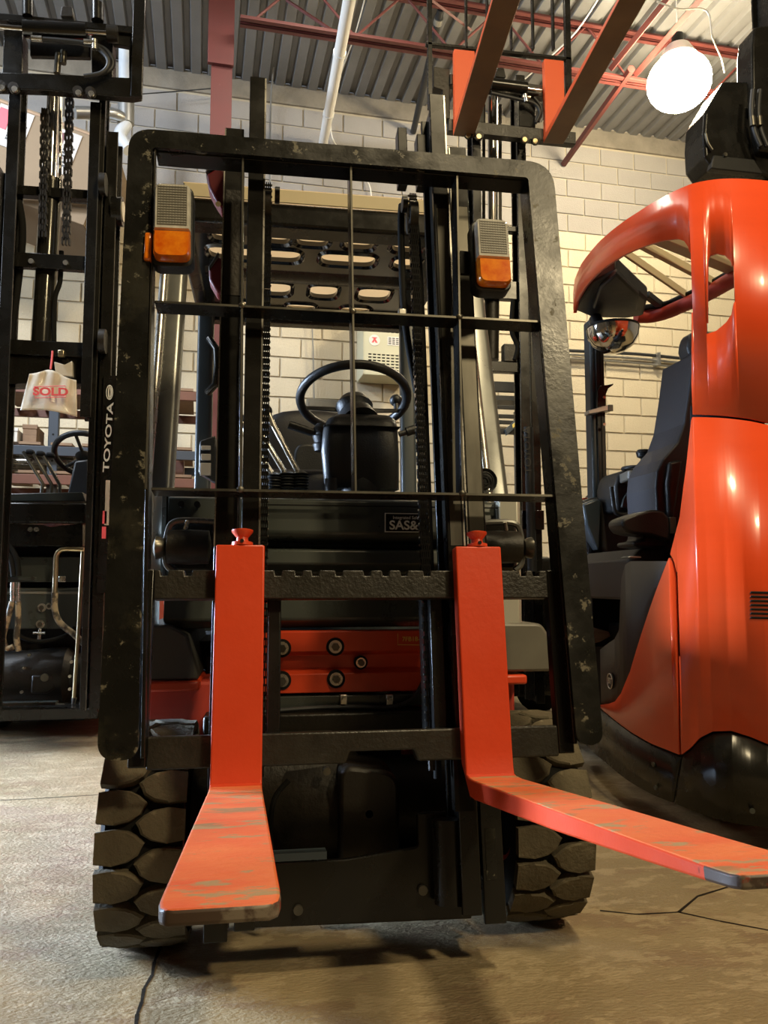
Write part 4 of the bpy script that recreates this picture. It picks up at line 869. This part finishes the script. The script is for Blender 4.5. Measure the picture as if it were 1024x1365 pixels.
for px, py in ((40, 873), (33, 890), (30, 922), (96, 882), (94, 901), (94, 918)): k.c('axle_bolt', px, py, 4.33, .008, .02, 'steel', ax_)
k.c('drain_plug', 60, 903, 4.30, .02, .01, 'rail_steel', ax_)
k.q('axle_boss', [(42, 900), (70, 900), (74, 918), (62, 925), (40, 925)], 4.30, .05, 'black_oily', bevel=.01)
k.b('bottom_bar', -80, 939, 74, 948, 4.22, .06, 'panel'); k.b('bottom_bar', -80, 948, 130, 958, 4.10, .2, 'black')
for s in (-1, 1):
    MB().lathe([(.06, -.09), (.24, -.10), (.27, -.06), (.27, .06), (.24, .10), (.06, .09)], (-1.02 + s * .42, 4.75, .27), 'X', 30).build('drive_wheel', M_['rubber_dark'], l2)
for s in (-1, 1):
    MB().lathe([(.05, -.08), (.19, -.09), (.22, -.05), (.22, .05), (.19, .09), (.05, .08)], (-1.02 + s * .38, 5.78, .22), 'X', 26).build('rear_wheel', M_['rubber_dark'], l2)
MB().prism(rpoly([(4.55, .2), (6.0, .2), (6.05, .95, .08), (5.6, .98), (4.55, .95)]), -1.5, -.62, 0).build('rear_body', M_['red_chassis'], l2, bevel=.02)
# controls
sw2 = at(113, 606, 4.75); TS2 = Matrix.Translation(sw2) @ Matrix.Rotation(D(-38), 4, 'X'); mb = MB()
mb.tube([(.165 * math.cos(a * math.pi / 24), .165 * math.sin(a * math.pi / 24), 0) for a in range(49)], .017, 10, smooth=False).ell((0, 0, -.02), .05, .05, .02, 16, 6)
for a in (20, 140, 260): mb.cyl((0, 0, -.02), (.16 * math.cos(D(a)), .16 * math.sin(D(a)), 0), .010, 8)
mb.build('steering_wheel', M_['plastic'], l2, TS2)
k.q('column_shroud', [(99, 614), (118, 612), (122, 662), (89, 662)], 4.6, .18, 'plastic', bevel=.012)
for i, d_ in enumerate((0, 14, 27)):
    k.t('control_lever', [(31 + d_, 602 + i * 3), (57 + d_ * .85, 645 + i), (55 + d_ * .9, 661)], 4.45, .009, 'rail_steel', smooth=False); k.q('lever_knob', [(34 + d_, 598 + i * 2), (44 + d_, 599 + i * 2), (46 + d_, 606 + i * 2), (33 + d_, 605 + i * 2)], 4.44, .04, 'black_matte', bevel=.01); k.q('lever_base', [(48 + d_ * .9, 668), (50 + d_ * .9, 659), (62 + d_ * .9, 658), (66 + d_ * .9, 662), (62 + d_ * .9, 668)], 4.43, .05, 'rubber_dark', bevel=.008)
# brass valve and the bag
k.b('brass_valve', 77, 466, 85, 475, Y2 + .03, .03, 'brass'); k.q('grey_pad', [(72, 482), (86, 486), (96, 481), (97, 502), (74, 500)], Y2 + .05, .03, 'bag')
bt = thing('plastic_bag', 'cream plastic bag printed SOLD hanging from the left mast by a red tie', 'bag', at(66, 555, Y2 - .02))
cols_ = 26; rows_ = 18; TLp, TRp, BRp, BLp = (39, 499), (102, 507), (103, 556), (27, 547)
rings = []
for i in range(rows_ + 1):
    v = i / rows_; ring = []
    for j in range(cols_ + 1):
        u = j / cols_
        top = 499 + 8 * u - 9.5 * math.exp(-((u - .45) / .28) ** 2); px = (39 + 63 * u) * (1 - v) + (27 + 76 * u) * v; py = top * (1 - v) + (547 + 9 * u - 4 * math.sin(u * math.pi)) * v
        y = Y2 - .035 + .007 * math.sin(u * 21 + v * 2) * (1 - v * .8) + .004 * math.sin(u * 9 - v * 7) + rnd.uniform(-.001, .001) - .02 * math.sin(u * math.pi) * v
        ring.append(at(px, py, y))
    rings.append(ring)
bg = MB().loft(rings, closed=False, cap=False).build('bag_sheet', M_['bag'], bt, smooth=60, solid=.002)
text('printed_word', 'SOLD', .052, face_m(at(67.5, 522.5, Y2 - .085), roll=D(1)), M_['sold_red'], bg, xs=1.22, bold=.002)
c0 = [at(a, b, Y2 - .085) for a, b in ((45.5, 515.5), (87, 514.5), (88, 529), (47, 530.5))]
MB().tube([c0[0], c0[1], c0[2], c0[3], c0[0]], .0022, 5, smooth=False).build('printed_frame', M_['sold_red'], bg)
MB().tube([at(70, 468, Y2 - .02), at(69, 480, Y2 - .03), at(67.5, 492, Y2 - .04)], .005, 8).build('red_tie', M_['sold_red'], bt)

# ============================================================ RED REACH TRUCK (right); its shell is a curved sheet following a plan path
base = [(1.52, 3.66), (1.42, 3.44), (1.35, 3.20), (1.295, 2.92), (1.275, 2.66), (1.285, 2.46), (1.325, 2.32), (1.405, 2.225), (1.53, 2.185), (1.70, 2.18), (2.05, 2.20), (2.45, 2.26)]
path = []
bv = [Vector(p) for p in base]
for i in range(len(bv) - 1):
    a = bv[max(i - 1, 0)]; b = bv[i]; c = bv[i + 1]; d = bv[min(i + 2, len(bv) - 1)]
    for j in range(10):
        t = j / 10; path.append(0.5 * ((2 * b) + (c - a) * t + (2 * a - 5 * b + 4 * c - d) * t * t + (3 * b - a - 3 * c + d) * t ** 3))
path.append(bv[-1]); SL = [0.0]
for a, b in zip(path, path[1:]): SL.append(SL[-1] + (b - a).length)
def on_path(s, off=0.0):
    s = min(max(s, 0), SL[-1] - 1e-6); i = max(j for j in range(len(SL)) if SL[j] <= s); i = min(i, len(path) - 2)
    t = (s - SL[i]) / (SL[i + 1] - SL[i]); p = path[i].lerp(path[i + 1], t)
    i0 = max(i - 1, 0); i1 = min(i + 2, len(path) - 1); d = (path[i1] - path[i0]).normalized(); n = Vector((-d.y, d.x))   # inward normal side
    return p + n * off
def sz(px, py):
    """(s, z) where the sight line of a measured point meets the curved shell (nearest hit)"""
    r = ray(px, py); best = None
    for i in range(len(path) - 1):
        a, b = path[i], path[i + 1]; e = b - a; den = r.x * e.y - r.y * e.x
        if abs(den) < 1e-9: continue
        k_ = (a.x * e.y - a.y * e.x) / den; u = (a.x * r.y - a.y * r.x) / den
        if -0.001 <= u <= 1.001 and k_ > 0 and (best is None or k_ < best[0]): best = (k_, SL[i] + u * e.length)
    if best is None:
        m = min(range(len(path)), key=lambda i: path[i].x / path[i].y); k_ = path[m].y / r.y; best = (k_, SL[m])
    return best[1], EYE + best[0] * r.z
def wrap(name, pix, m, parent, holes=[], thick=.006, off=0.0, ds=.004, raw=None):
    polys = [[sz(*p) if len(p) == 2 else p[:2] for p in pix]] + [[sz(*p) for p in h] for h in holes]
    s0 = min(p[0] for p in polys[0]); s1 = max(p[0] for p in polys[0]); n = max(2, int((s1 - s0) / ds))
    cols = []
    for i in range(n + 1):
        s = s0 + (s1 - s0) * (i + (1e-3 if i == 0 else (-1e-3 if i == n else 0))) / n; zs = []
        for P_ in polys:
            for (a, za), (b, zb) in zip(P_, P_[1:] + P_[:1]):
                if (a <= s) != (b <= s): zs.append(za + (zb - za) * (s - a) / (b - a))
        zs.sort(); cols.append((s, [(zs[2 * j], zs[2 * j + 1]) for j in range(len(zs) // 2)]))
    mb = MB()
    def put(s, z): p = on_path(s, off); return Vector((p.x, p.y, z))
    for (sa, A), (sb, B) in zip(cols, cols[1:]):
        used = set()
        for za0, za1 in A:
            for jb, (zb0, zb1) in enumerate(B):
                if min(za1, zb1) - max(za0, zb0) > 0:
                    lo = (za0, zb0) if len(A) == len(B) or abs(za0 - zb0) < .12 else (max(za0, zb0),) * 2
                    hi = (za1, zb1) if len(A) == len(B) or abs(za1 - zb1) < .12 else (min(za1, zb1),) * 2
                    mb.add([put(sa, lo[0]), put(sb, lo[1]), put(sb, hi[1]), put(sa, hi[0])], [(0, 1, 2, 3)])
    o = mb.build(name, M_[m], parent, smooth=60)
    bm = bmesh.new(); bm.from_mesh(o.data); bmesh.ops.remove_doubles(bm, verts=bm.verts, dist=.0006); bmesh.ops.recalc_face_normals(bm, faces=bm.faces)
    c = Vector((1.9, 3.0, 1.0)) - WM[parent].translation
    f = max(bm.faces, key=lambda q: q.calc_area())
    if f.normal.dot(f.calc_center_median() - c) < 0: bmesh.ops.reverse_faces(bm, faces=bm.faces)
    bm.to_mesh(o.data); bm.free(); o.data.shade_smooth()
    k_ = o.modifiers.new('solid', 'SOLIDIFY'); k_.thickness = thick; k_.offset = -1
    return o
rt = thing('reach_truck', 'bright red curved-body reach truck with open cab at the right', 'forklift', (1.9, 3.1, 0)); kr = Kit(rt)
far = [(SL[-1], 2.13), (SL[-1], 1.20)]
band_low = [(921, 345), (918, 330), (912, 321), (903, 318), (885, 320), (855, 329), (830, 340), (800, 360), (778, 384), (768, 402), (764.5, 418)]
wrap('canopy_shell', [(764, 392), (766, 373), (775, 352), (787, 336), (800, 321), (825, 300), (850, 283), (880, 265), (905, 252), (922, 245), (940, 241), (970, 238), (1024, 241), (SL[-1], 2.13, 1), (SL[-1], 1.225, 1), (1024, 563), (1000, 558), (960, 553.5), (922, 552.5), (922, 400)] + band_low, 'red_shell', rt,
     holes=[[(943, 445), (943, 350), (946, 340), (955, 337), (967, 339), (976, 347), (979, 365), (979.5, 400), (976, 418), (968, 430), (955, 441)]], thick=.014)
wrap('rear_cover', [(922, 556), (960, 557), (1000, 561.5), (1024, 566.5), (SL[-1], 1.215, 1), (SL[-1], .34, 1), (1024, 992), (1000, 982), (975, 974), (950, 975), (932, 984), (920, 997), (908, 1006), (905, 850), (902.5, 765), (898, 746), (893.5, 739), (906, 690), (915, 620)], 'red_shell', rt, thick=.01)
wrap('side_panel', [(892, 743), (896, 749), (900, 768), (903, 900), (905.5, 1006), (888, 999), (870, 992), (840, 975), (815, 956), (797, 940), (812, 938), (820, 935), (828, 924), (840, 895), (860, 830)], 'red_shell', rt, thick=.01)
sw_ = wrap('lower_side_trim', [(836, 748), (888, 748), (860, 830), (840, 895), (828, 924), (820, 935), (812, 938), (797, 938), (796, 866), (815, 852), (821, 840), (824, 772), (829, 753)], 'plastic_grey', rt, off=.012)
wrap('shell_backing', [(893, 700), (1020, 700), (1020, 990), (905, 1005), (893, 990)], 'black_matte', rt, off=.03)
wrap('seam_backing', [(915, 540), (1024, 548), (1024, 576), (915, 570)], 'black_matte', rt, off=.02)
sk = wrap('black_skirt', [(770, 935), (797, 943), (815, 959), (840, 978), (870, 995), (906, 1009), (896, 1070), (870, 1060), (835, 1040), (805, 1015), (775, 985)], 'black', rt, off=.004)
wrap('wheel_cover', [(909, 1009), (921, 1000), (933, 987), (951, 978), (975, 977), (1000, 985), (1024, 995), (SL[-1], .33, 1), (SL[-1], .06, 1), (1024, 1103), (990, 1100), (950, 1091), (920, 1080), (899, 1071)], 'black', rt, off=.004)
def on_shell(px, py, off=-.004):
    s, z = sz(px, py); p = on_path(s, off); p2 = on_path(s + .01, off); d = (p2 - p).normalized()
    return Vector((p.x, p.y, z)), math.atan2(d.y, d.x)
for px, py in ((871, 1019), (874, 1050), (1003, 1081)):
    p, a = on_shell(px, py, .002); n = Vector((math.sin(a), -math.cos(a), 0)); MB().cyl(p, p + n * .004, .008, 12).build('skirt_screw', M_['panel'], rt)
# badge and vents
p, a = on_shell(812, 908, .008); MBD = Matrix.Translation(p) @ Matrix.Rotation(a, 4, 'Z') @ Matrix.Rotation(D(90), 4, 'X')
bdg = MB().cyl((0, 0, 0), (0, 0, .005), .030, 28).build('round_badge', M_['plastic'], rt, MBD); MB().tube([(.0275 * math.cos(t * math.pi / 14), .0275 * math.sin(t * math.pi / 14), .005) for t in range(29)], .002, 6, smooth=False).build('badge_ring', M_['alu'], bdg, MBD)
text('badge_letters', 'BT', .030, MBD @ Matrix.Translation((0, 0, .0055)), M_['alu'], bdg, bold=.0008)
for i in range(7):
    y0 = 788 + i * 5.6; wrap('vent_slot', [(999.5, y0), (1024, y0 + .6), (1060, y0 + 1.5), (1060, y0 + 4.5), (1024, y0 + 3.6), (999.5, y0 + 3.0)], 'black_matte', rt, off=-.003, thick=.004)
# canopy: front hood, far rail, slats
def zp(px, py, z): return at(px, py, z, FW, 2)
ZR = 2.06
hood = [zp(766, 411, ZR - .02), zp(770, 395, ZR), zp(790, 368, ZR), zp(821, 352, ZR), zp(863, 392, ZR), zp(858, 418, ZR - .02), zp(835, 422, ZR - .02), (zp(790, 421, ZR - .02))]
hv = [(p.x, p.y) for p in hood]; MB().prism(hv, ZR - .03, ZR + .04, 2).build('canopy_hood', M_['plastic'], rt, bevel=.012)
hv2 = [(p.x, p.y) for p in (zp(790, 412, ZR - .05), zp(800, 385, ZR - .05), zp(822, 366, ZR - .05), zp(852, 394, ZR - .05), zp(850, 414, ZR - .05))]; MB().prism(hv2, ZR - .05, ZR - .02, 2).build('hood_recess', M_['plastic'], rt, bevel=.008)
MB().tube([zp(848, 421, ZR), zp(866, 421, ZR), zp(885, 417, ZR), zp(905, 409, ZR), zp(940, 393, ZR), zp(985, 368, ZR), zp(1060, 330, ZR)], .034, 14).build('far_rail', M_['red_in'], rt)
MB().tube([zp(858, 410, ZR + .03), zp(885, 406, ZR + .03), zp(905, 398, ZR + .03), zp(940, 382, ZR + .03), zp(985, 357, ZR + .03)], .014, 8).build('rail_seal', M_['black_matte'], rt)
def slat(name, a, b, w, h, m='alu'):
    A, B = zp(*a, ZR + .02), zp(*b, ZR + .02); d = (B - A).normalized(); n = Vector((-d.y, d.x, 0)) * w / 2; u = Vector((0, 0, h))
    return MB().loft([[A - n, A + n, A + n + u, A - n + u], [B - n, B + n, B + n + u, B - n + u]]).build(name, M_[m], rt, bevel=.003)
slat('canopy_slat', (832, 341), (914, 397), .012, .035, 'cream_cover'); slat('canopy_slat', (853, 330), (952, 382), .022, .035, 'cream_cover'); slat('canopy_slat', (872, 320), (990, 368), .055, .04, 'cream_cover'); slat('canopy_brace', (862, 397), (882, 412), .03, .03, 'plastic'); slat('rear_beam', (905, 300), (1015, 345), .10, .06, 'plastic')
# front post with bracket and strap
x0, x1 = xr(789, 560, 3.5), xr(808, 560, 3.5)
ps = MB().box(x0, x1, 3.50, 3.58, .95, 2.05).build('front_post', M_['slate'], rt, bevel=.012)
MB().box(x0 + .022, x1 - .008, 3.488, 3.50, .98, 2.0).build('post_channel', M_['plastic'], ps, bevel=.003)
MB().box(x0 + .040, x0 + .044, 3.485, 3.49, .98, 2.0).build('channel_groove', M_['black_matte'], ps)
kr.q('post_bracket', [(797, 520), (800, 514), (810, 513), (818, 511), (818, 513), (811, 518), (808, 526), (808, 545), (797, 545)], 3.46, .02, 'black', ps, bevel=.002)
for px, py in ((805, 530), (805, 566)): kr.c('bracket_bolt', px, py, 3.46, .007, .008, 'steel', ps)
kr.q('silver_strap', [(784.5, 547), (795, 544), (804, 541), (818, 540), (818, 547), (806, 548), (797, 550), (785, 552)], 3.455, .05, 'alu', ps, bevel=.003)
kr.b('strap_tail', 811, 539, 818, 548, 3.45, .008, 'fender_light', ps)
# dome mirror
q = at(817, 438, 3.33); mr = MB().lathe([(.118, 0), (.112, -.04), (.088, -.080), (.05, -.106), (.001, -.116)], (q.x, 3.33, q.z), 'Z', 36).build('dome_mirror', M_['chrome'], rt, smooth=60)
MB().lathe([(.001, .014), (.116, .010), (.120, 0), (.116, -.004), (.001, -.002)], (q.x, 3.33, q.z), 'Z', 32).build('mirror_rim', M_['plastic'], mr)
MB().cyl((q.x - .06, 3.34, q.z), (q.x - .06, 3.38, q.z + .06), .03, 12).build('mirror_mount', M_['plastic'], mr)
# seat, armrest, console
kr.q('seat_back', [(925, 470), (919, 520), (912, 565), (903, 590), (884, 612), (876, 628), (874, 650), (876, 682), (884, 712), (896, 734), (912, 742), (960, 742), (960, 470)], 2.72, .24, 'seat_vinyl', bevel=.035, seg=4, rd=.01)
kr.q('seat_side_pad', [(893, 615), (912, 612), (905, 660), (898, 700), (891, 690), (889, 645)], 2.70, .06, 'plastic', bevel=.02, seg=3); kr.q('headrest', [(924, 440), (920, 452), (919, 462), (924, 478), (950, 478), (950, 440)], 2.80, .10, 'plastic', bevel=.02)
am = kr.q('armrest', [(829, 694), (834, 690), (850, 684), (870, 679), (885, 681), (893, 690), (895, 722), (880, 718), (868, 714), (856, 713), (846, 712), (836, 709), (830, 702)], 2.66, .12, 'plastic', bevel=.022, seg=3)
kr.q('armrest_base', [(860, 710), (893, 700), (890, 730), (862, 730), (845, 728), (844, 722), (858, 720)], 2.70, .14, 'plastic', bevel=.008); kr.q('armrest_slot', [(881, 708), (885, 707), (886, 719), (882, 720)], 2.69, .01, 'black_matte', am, bevel=.001)
kr.b('handle_block', 893, 689, 902, 712, 2.66, .05, 'panel')
kr.q('seat_plinth', [(838, 745), (843, 744), (856, 732), (896, 728), (960, 728), (960, 800), (838, 800)], 2.80, .5, 'plastic_grey', bevel=.01); kr.q('lever_plate', [(837, 743), (841, 741), (855, 742), (855, 744)], 2.70, .06, 'alu', bevel=.001)
tb = kr.q('console_tub', [(776, 668), (790, 663), (808, 662), (816, 650), (828, 646), (833, 690), (860, 684), (905, 684), (905, 860), (815, 830), (796, 780), (784, 740), (778, 700)], 3.42, .3, 'plastic', bevel=.02, seg=3)
kr.q('outer_curve_panel', [(777, 672), (797, 664), (802, 668), (799, 735), (790, 720), (782, 700)], 3.36, .08, 'slate', bevel=.01)
kr.q('tub_inner', [(803, 668), (815, 652), (830, 680), (835, 690), (870, 684), (900, 690), (900, 800), (838, 775), (815, 745), (803, 730)], 3.38, .05, 'plastic_grey', bevel=.01)
cn = kr.q('steering_console', [(820, 648), (824, 634), (830, 627), (845, 624), (900, 626), (900, 656), (862, 656), (852, 670), (848, 682), (823, 682)], 3.24, .20, 'plastic', bevel=.012)
q = at(851, 634, 3.2); kr.t('console_frame', [(815, 649), (817, 665), (822, 684), (845, 686), (862, 680)], 3.22, .010, 'plastic')
dk = MB().prism(rpoly([(q.x - .085, 3.12, .03), (q.x + .22, 3.12, .02), (q.x + .22, 3.34, .02), (q.x - .05, 3.34, .05)]), q.z - .03, q.z + .012, 2).build('console_top', M_['fender_light'], rt, bevel=.006)
MB().tube([(q.x + .005 + .075 * math.cos(t * math.pi / 16), 3.19 + .06 * math.sin(t * math.pi / 16), q.z + .03) for t in range(33)], .008, 8, smooth=False).build('mini_steering_ring', M_['plastic'], dk)
MB().lathe([(.010, 0), (.012, .055), (.026, .062), (.030, .08), (.024, .092), (.001, .094)], (q.x - .005, 3.14, q.z + .01), 'Z', 18).build('spinner_knob', M_['plastic'], dk)
kr.q('button_cluster', [(829, 676), (832, 664), (837, 656), (840, 664), (843, 673), (848, 670), (848, 678)], 3.225, .02, 'panel', bevel=.003); kr.t('key_strap', [(858, 657), (862, 668), (866, 678)], 3.20, .006, 'cable_black'); kr.t('strap_end', [(857.5, 656), (859, 660)], 3.195, .007, 'red_in', smooth=False); kr.t('strap_end', [(865, 674), (867.5, 679)], 3.195, .007, 'red_in', smooth=False)
kr.q('floor_well', [(790, 780), (835, 800), (826, 850), (812, 862), (790, 862)], 3.30, .25, 'black_matte'); kr.q('step_mat', [(790, 836), (812, 842), (815, 848), (800, 856), (790, 858)], 3.20, .05, 'wood', bevel=.004); kr.q('red_corner', [(770, 668), (776, 664), (790, 662), (782, 668), (774, 674)], 3.62, .03, 'red')
MB().box(1.50, 2.30, 3.05, 3.9, .12, .62).build('chassis_core', M_['black_matte'], rt, bevel=.01); MB().box(1.50, 2.40, 2.5, 3.1, .10, 1.0).build('battery_case', M_['black_matte'], rt, bevel=.01)
for x, y in ((1.62, 2.6), (2.2, 2.6), (1.7, 3.9)): MB().lathe([(.05, -.05), (.14, -.055), (.15, -.04), (.15, .04), (.14, .055), (.05, .05)], (x, y, .15), 'X', 24).build('wheel', M_['rubber_dark'], rt)

# ============================================================ FORKLIFT BEHIND with raised orange forks
Y3 = 4.30
t3 = thing('forklift', 'black forklift behind the near mast with two orange forks raised overhead', 'forklift', (1.38, 4.8, 0)); k3 = Kit(t3)
for (px, w) in ((636, .05), (696, .055)): vrail('inner_mast_rail', px, 240, w, Y3, .12, .15, at(px, 100, Y3).z, kit=k3)
for (px, w) in ((620, .05), (712, .05)): vrail('outer_mast_rail', px, 400, w, Y3 + .04, .14, .12, at(px, 240, Y3).z, m='black' if px < 700 else 'black', kit=k3)
a, b = at(657, 130, Y3 + .1), at(657, 300, Y3 + .1); MB().cyl(a, b, .030, 22).build('cylinder_rod', M_['chrome'], t3)
c = at(655, 480, Y3 + .1); MB().cyl(b, c, .044, 22).build('lift_cylinder', M_['black_oily'], t3)
for px in (645, 667): MB().cyl(at(px, 140, Y3 + .06), at(px, 300, Y3 + .06), .010, 8).build('side_pipe', M_['black' if px < 650 else 'rail_steel'], t3)
for (y0, y1) in ((298, 310), (372, 400), (480, 497)): k3.b('crossmember', 636, y0, 706, y1, Y3 + .03, .05, 'black')
k3.b('valve_block', 672, 458, 690, 482, Y3 + .02, .06, 'black_cast'); k3.t('valve_hose', [(684, 400), (682, 440), (690, 462), (686, 480)], Y3 + .02, .013, 'rubber_dark')
a, b = at(703, 570, Y3 + .02), at(708, 762, Y3 + .02); pp = MB().cyl(a, b, .034, 18).build('hose_tower', M_['plastic'], t3); MB().cyl(at(700, 500, Y3 + .02), a, .020, 14).build('tower_rod', M_['chrome'], pp)
text('tower_lettering', 'TOYOTA', .055, face_m(at(703.5, 600, Y3 - .016), roll=D(92)), M_['decal_faint'], pp, xs=1.2)
k3.b('tower_clamp', 696, 680, 726, 706, Y3 + .0, .05, 'black')
# carriage
YK = Y3 - .08
k3.q('carriage_bar', [(600, 98), (760, 118), (760, 134), (600, 112)], YK, .05, 'black_cast'); k3.q('carriage_bar', [(598, 158), (768, 176), (768, 192), (598, 174)], YK, .05, 'black_cast')
k3.q('carriage_cheek', [(632, 112), (646, 114), (646, 164), (632, 162)], YK + .03, .09, 'black'); k3.q('carriage_cheek', [(692, 120), (714, 122), (714, 170), (692, 168)], YK + .02, .09, 'black')
a, b = at(655, 112, YK - .03), at(702, 118, YK - .03); sc0 = MB().cyl(a, b, .034, 18).build('side_shift_cylinder', M_['black'], t3); MB().cyl(b, at(722, 121, YK - .03), .011, 10).build('shift_rod', M_['chrome'], sc0)
k3.t('hose_fitting', [(700, 126), (702, 136)], YK - .04, .014, 'steel', smooth=False); k3.t('hose_fitting', [(696, 129), (707, 130)], YK - .04, .010, 'steel', smooth=False); k3.t('shift_hose', [(655, 124), (690, 132), (712, 138), (720, 150), (714, 164)], YK - .03, .010, 'cable_black'); k3.t('shift_hose', [(712, 130), (722, 145), (718, 162)], YK - .02, .010, 'cable_black')
for px, py in ((624, 181), (638, 183), (699, 187), (713, 189)): k3.c('carriage_bolt', px, py, YK - .005, .024, .03, 'black_oily'); k3.c('bolt_head', px, py, YK - .03, .014, .012, 'brass')
k3.q('lifting_eye', [(660, 102), (663, 90), (672, 90), (675, 104)], YK + .02, .02, 'black', rd=.01)
for (px, w) in ((573, .026), (622, .012), (650, .010), (682, .010), (711, .012), (738, .012), (757, .035)):
    x = xr(px, 60, YK); zb = at(px, 145 if w > .02 else 66, YK).z; MB().box(x - w / 2, x + w / 2, YK - .01, YK + .02, zb, zb + (1.15 if w > .02 else .80)).build('backrest_post', M_['black'], t3, bevel=.002)
k3.q('backrest_rail', [(568, 55), (762, 76), (762, 80), (568, 59)], YK - .01, .03, 'black'); k3.q('carriage_end', [(578, 88), (600, 92), (600, 158), (590, 158), (590, 120), (578, 116)], YK + .02, .06, 'black_oily')
for i, (xa, xb, tx) in enumerate((((604.5), 632, 676), ((725), 751, 845))):
    yb = 180 + i * 10; A = at(xa, yb, YK - .01); B = at(xb, yb + .5, YK - .01); zt_ = at(xa, 72 + i * 13, YK).z; z0 = A.z
    E_ = at(tx, -2, z0, FW, 2); d = (E_ - (A + B) / 2); d.z = 0; d.normalize(); T = .04
    fk = MB().box(A.x, B.x, YK - .045, YK - .005, z0 + .01, zt_).build('fork', M_['orange_fork'], t3, bevel=.004)
    n = Vector((-d.y, d.x, 0)); wv = (B.x - A.x) / 2; rings = []; c0_ = Vector(((A.x + B.x) / 2, YK - .005, z0))
    for t, th, ww in ((0, T, 1), (.7, T * .75, 1), (1.2, T * .5, 1), (1.35, T * .4, .75)):
        p = c0_ + d * t; s_ = n * wv * ww; u = Vector((0, 0, th)); rings.append([p - s_, p + s_, p + s_ + u, p - s_ + u])
    bl = MB().loft(rings).build('fork_blade', M_['fork_rust'], fk, bevel=.003)
    bl.data.materials.append(M_['orange_fork'])
    for p in bl.data.polygons:
        if abs(p.normal.z) < .5: p.material_index = 1
MB().box(1.05, 1.75, 4.6, 6.2, .12, .95).build('rear_body', M_['black'], t3, bevel=.03)
for x in (1.08, 1.72):
    for y in (4.85, 5.9): MB().lathe([(.06, -.08), (.2, -.09), (.23, -.05), (.23, .05), (.2, .09), (.06, .08)], (x, y, .23), 'X', 26).build('wheel', M_['rubber_dark'], t3)
# ladder rack seen between the masts
lr = thing('ladder_rack', 'dark steel rack of folded step ladders seen under the orange-fork mast', 'rack', (at(675, 620, 6.6).x, 6.75, 0)); kl = Kit(lr)
zf = lambda px, py: at(px, py, 6.6)
x0, x1 = zf(638, 560).x, zf(704, 560).x
for x in (x0, x1):
    for y in (6.6, 6.9): MB().box(x - .02, x + .02, y, y + .04, 0, 2.35).build('upright', M_['rack_blue'], lr)
for py, h in ((516, .09), (543, .03), (555, .03), (563, .03), (575, .05)): z = zf(670, py).z; MB().box(x0 - .1, x1 + .02, 6.58, 6.62, z - h / 2, z + h / 2).build('rail', M_['plastic'], lr, bevel=.003)
MB().box(x0 - .1, x1, 6.62, 6.95, zf(670, 525).z - .05, zf(670, 525).z - .01).build('shelf', M_['fender'], lr)
ld = kl.q('ladder_side', [(674, 572), (704, 545), (705, 555), (676, 580)], 6.52, .04, 'slate', bevel=.003); kl.q('yellow_sticker', [(683, 566), (701, 549), (701.5, 554), (684, 570.5)], 6.515, .006, 'white', ld, bevel=0); kl.q('sticker_band', [(683, 566), (686, 563.5), (686.5, 568.5), (684, 570.5)], 6.51, .005, 'yellow_mark', ld, bevel=0)
# ============================================================ mast of a fourth truck, upper right
t4 = thing('forklift', 'black forklift mast head at the upper right edge beside the lamp', 'forklift', (3.1, 4.2, 0)); k4 = Kit(t4); Y4 = 4.0
k4.q('motor_cover', [(938, 178), (940, 150), (965, 108), (1030, 108), (1030, 238), (1008, 230), (950, 222), (940, 208)], Y4, .22, 'black', bevel=.02, rd=.02)
k4.q('lower_tray', [(952, 206), (1006, 212), (1018, 232), (948, 224)], Y4 - .02, .05, 'plastic', bevel=.006); k4.q('mast_head', [(1003, 60), (1006, 36), (1016, 34), (1040, 30), (1040, 205), (1012, 200), (1004, 140)], Y4 - .05, .16, 'black', bevel=.012)
k4.c('tray_bolt', 966, 207, Y4 - .02, .012, .012, 'rail_steel')
for d_ in (0, 9): k4.t('mast_hose', [(1004 + d_, 120), (1002 + d_, 150), (1006 + d_, 175), (1014 + d_, 195)], Y4 - .10, .014, 'cable_black'); k4.t('hose_fitting', [(1003 + d_, 156), (1004 + d_, 168)], Y4 - .11, .018, 'rail_steel', smooth=False)
k4.t('cover_cable', [(941, 178), (944, 190), (950, 200)], Y4 - .02, .008, 'rail_steel')
for px in (1045, 1110): vrail('mast_rail', px, 300, .07, Y4, .16, .0, 4.4, kit=k4)
MB().box(3.0, 3.9, 4.3, 5.6, .1, 1.1).build('rear_body', M_['black'], t4, bevel=.03)
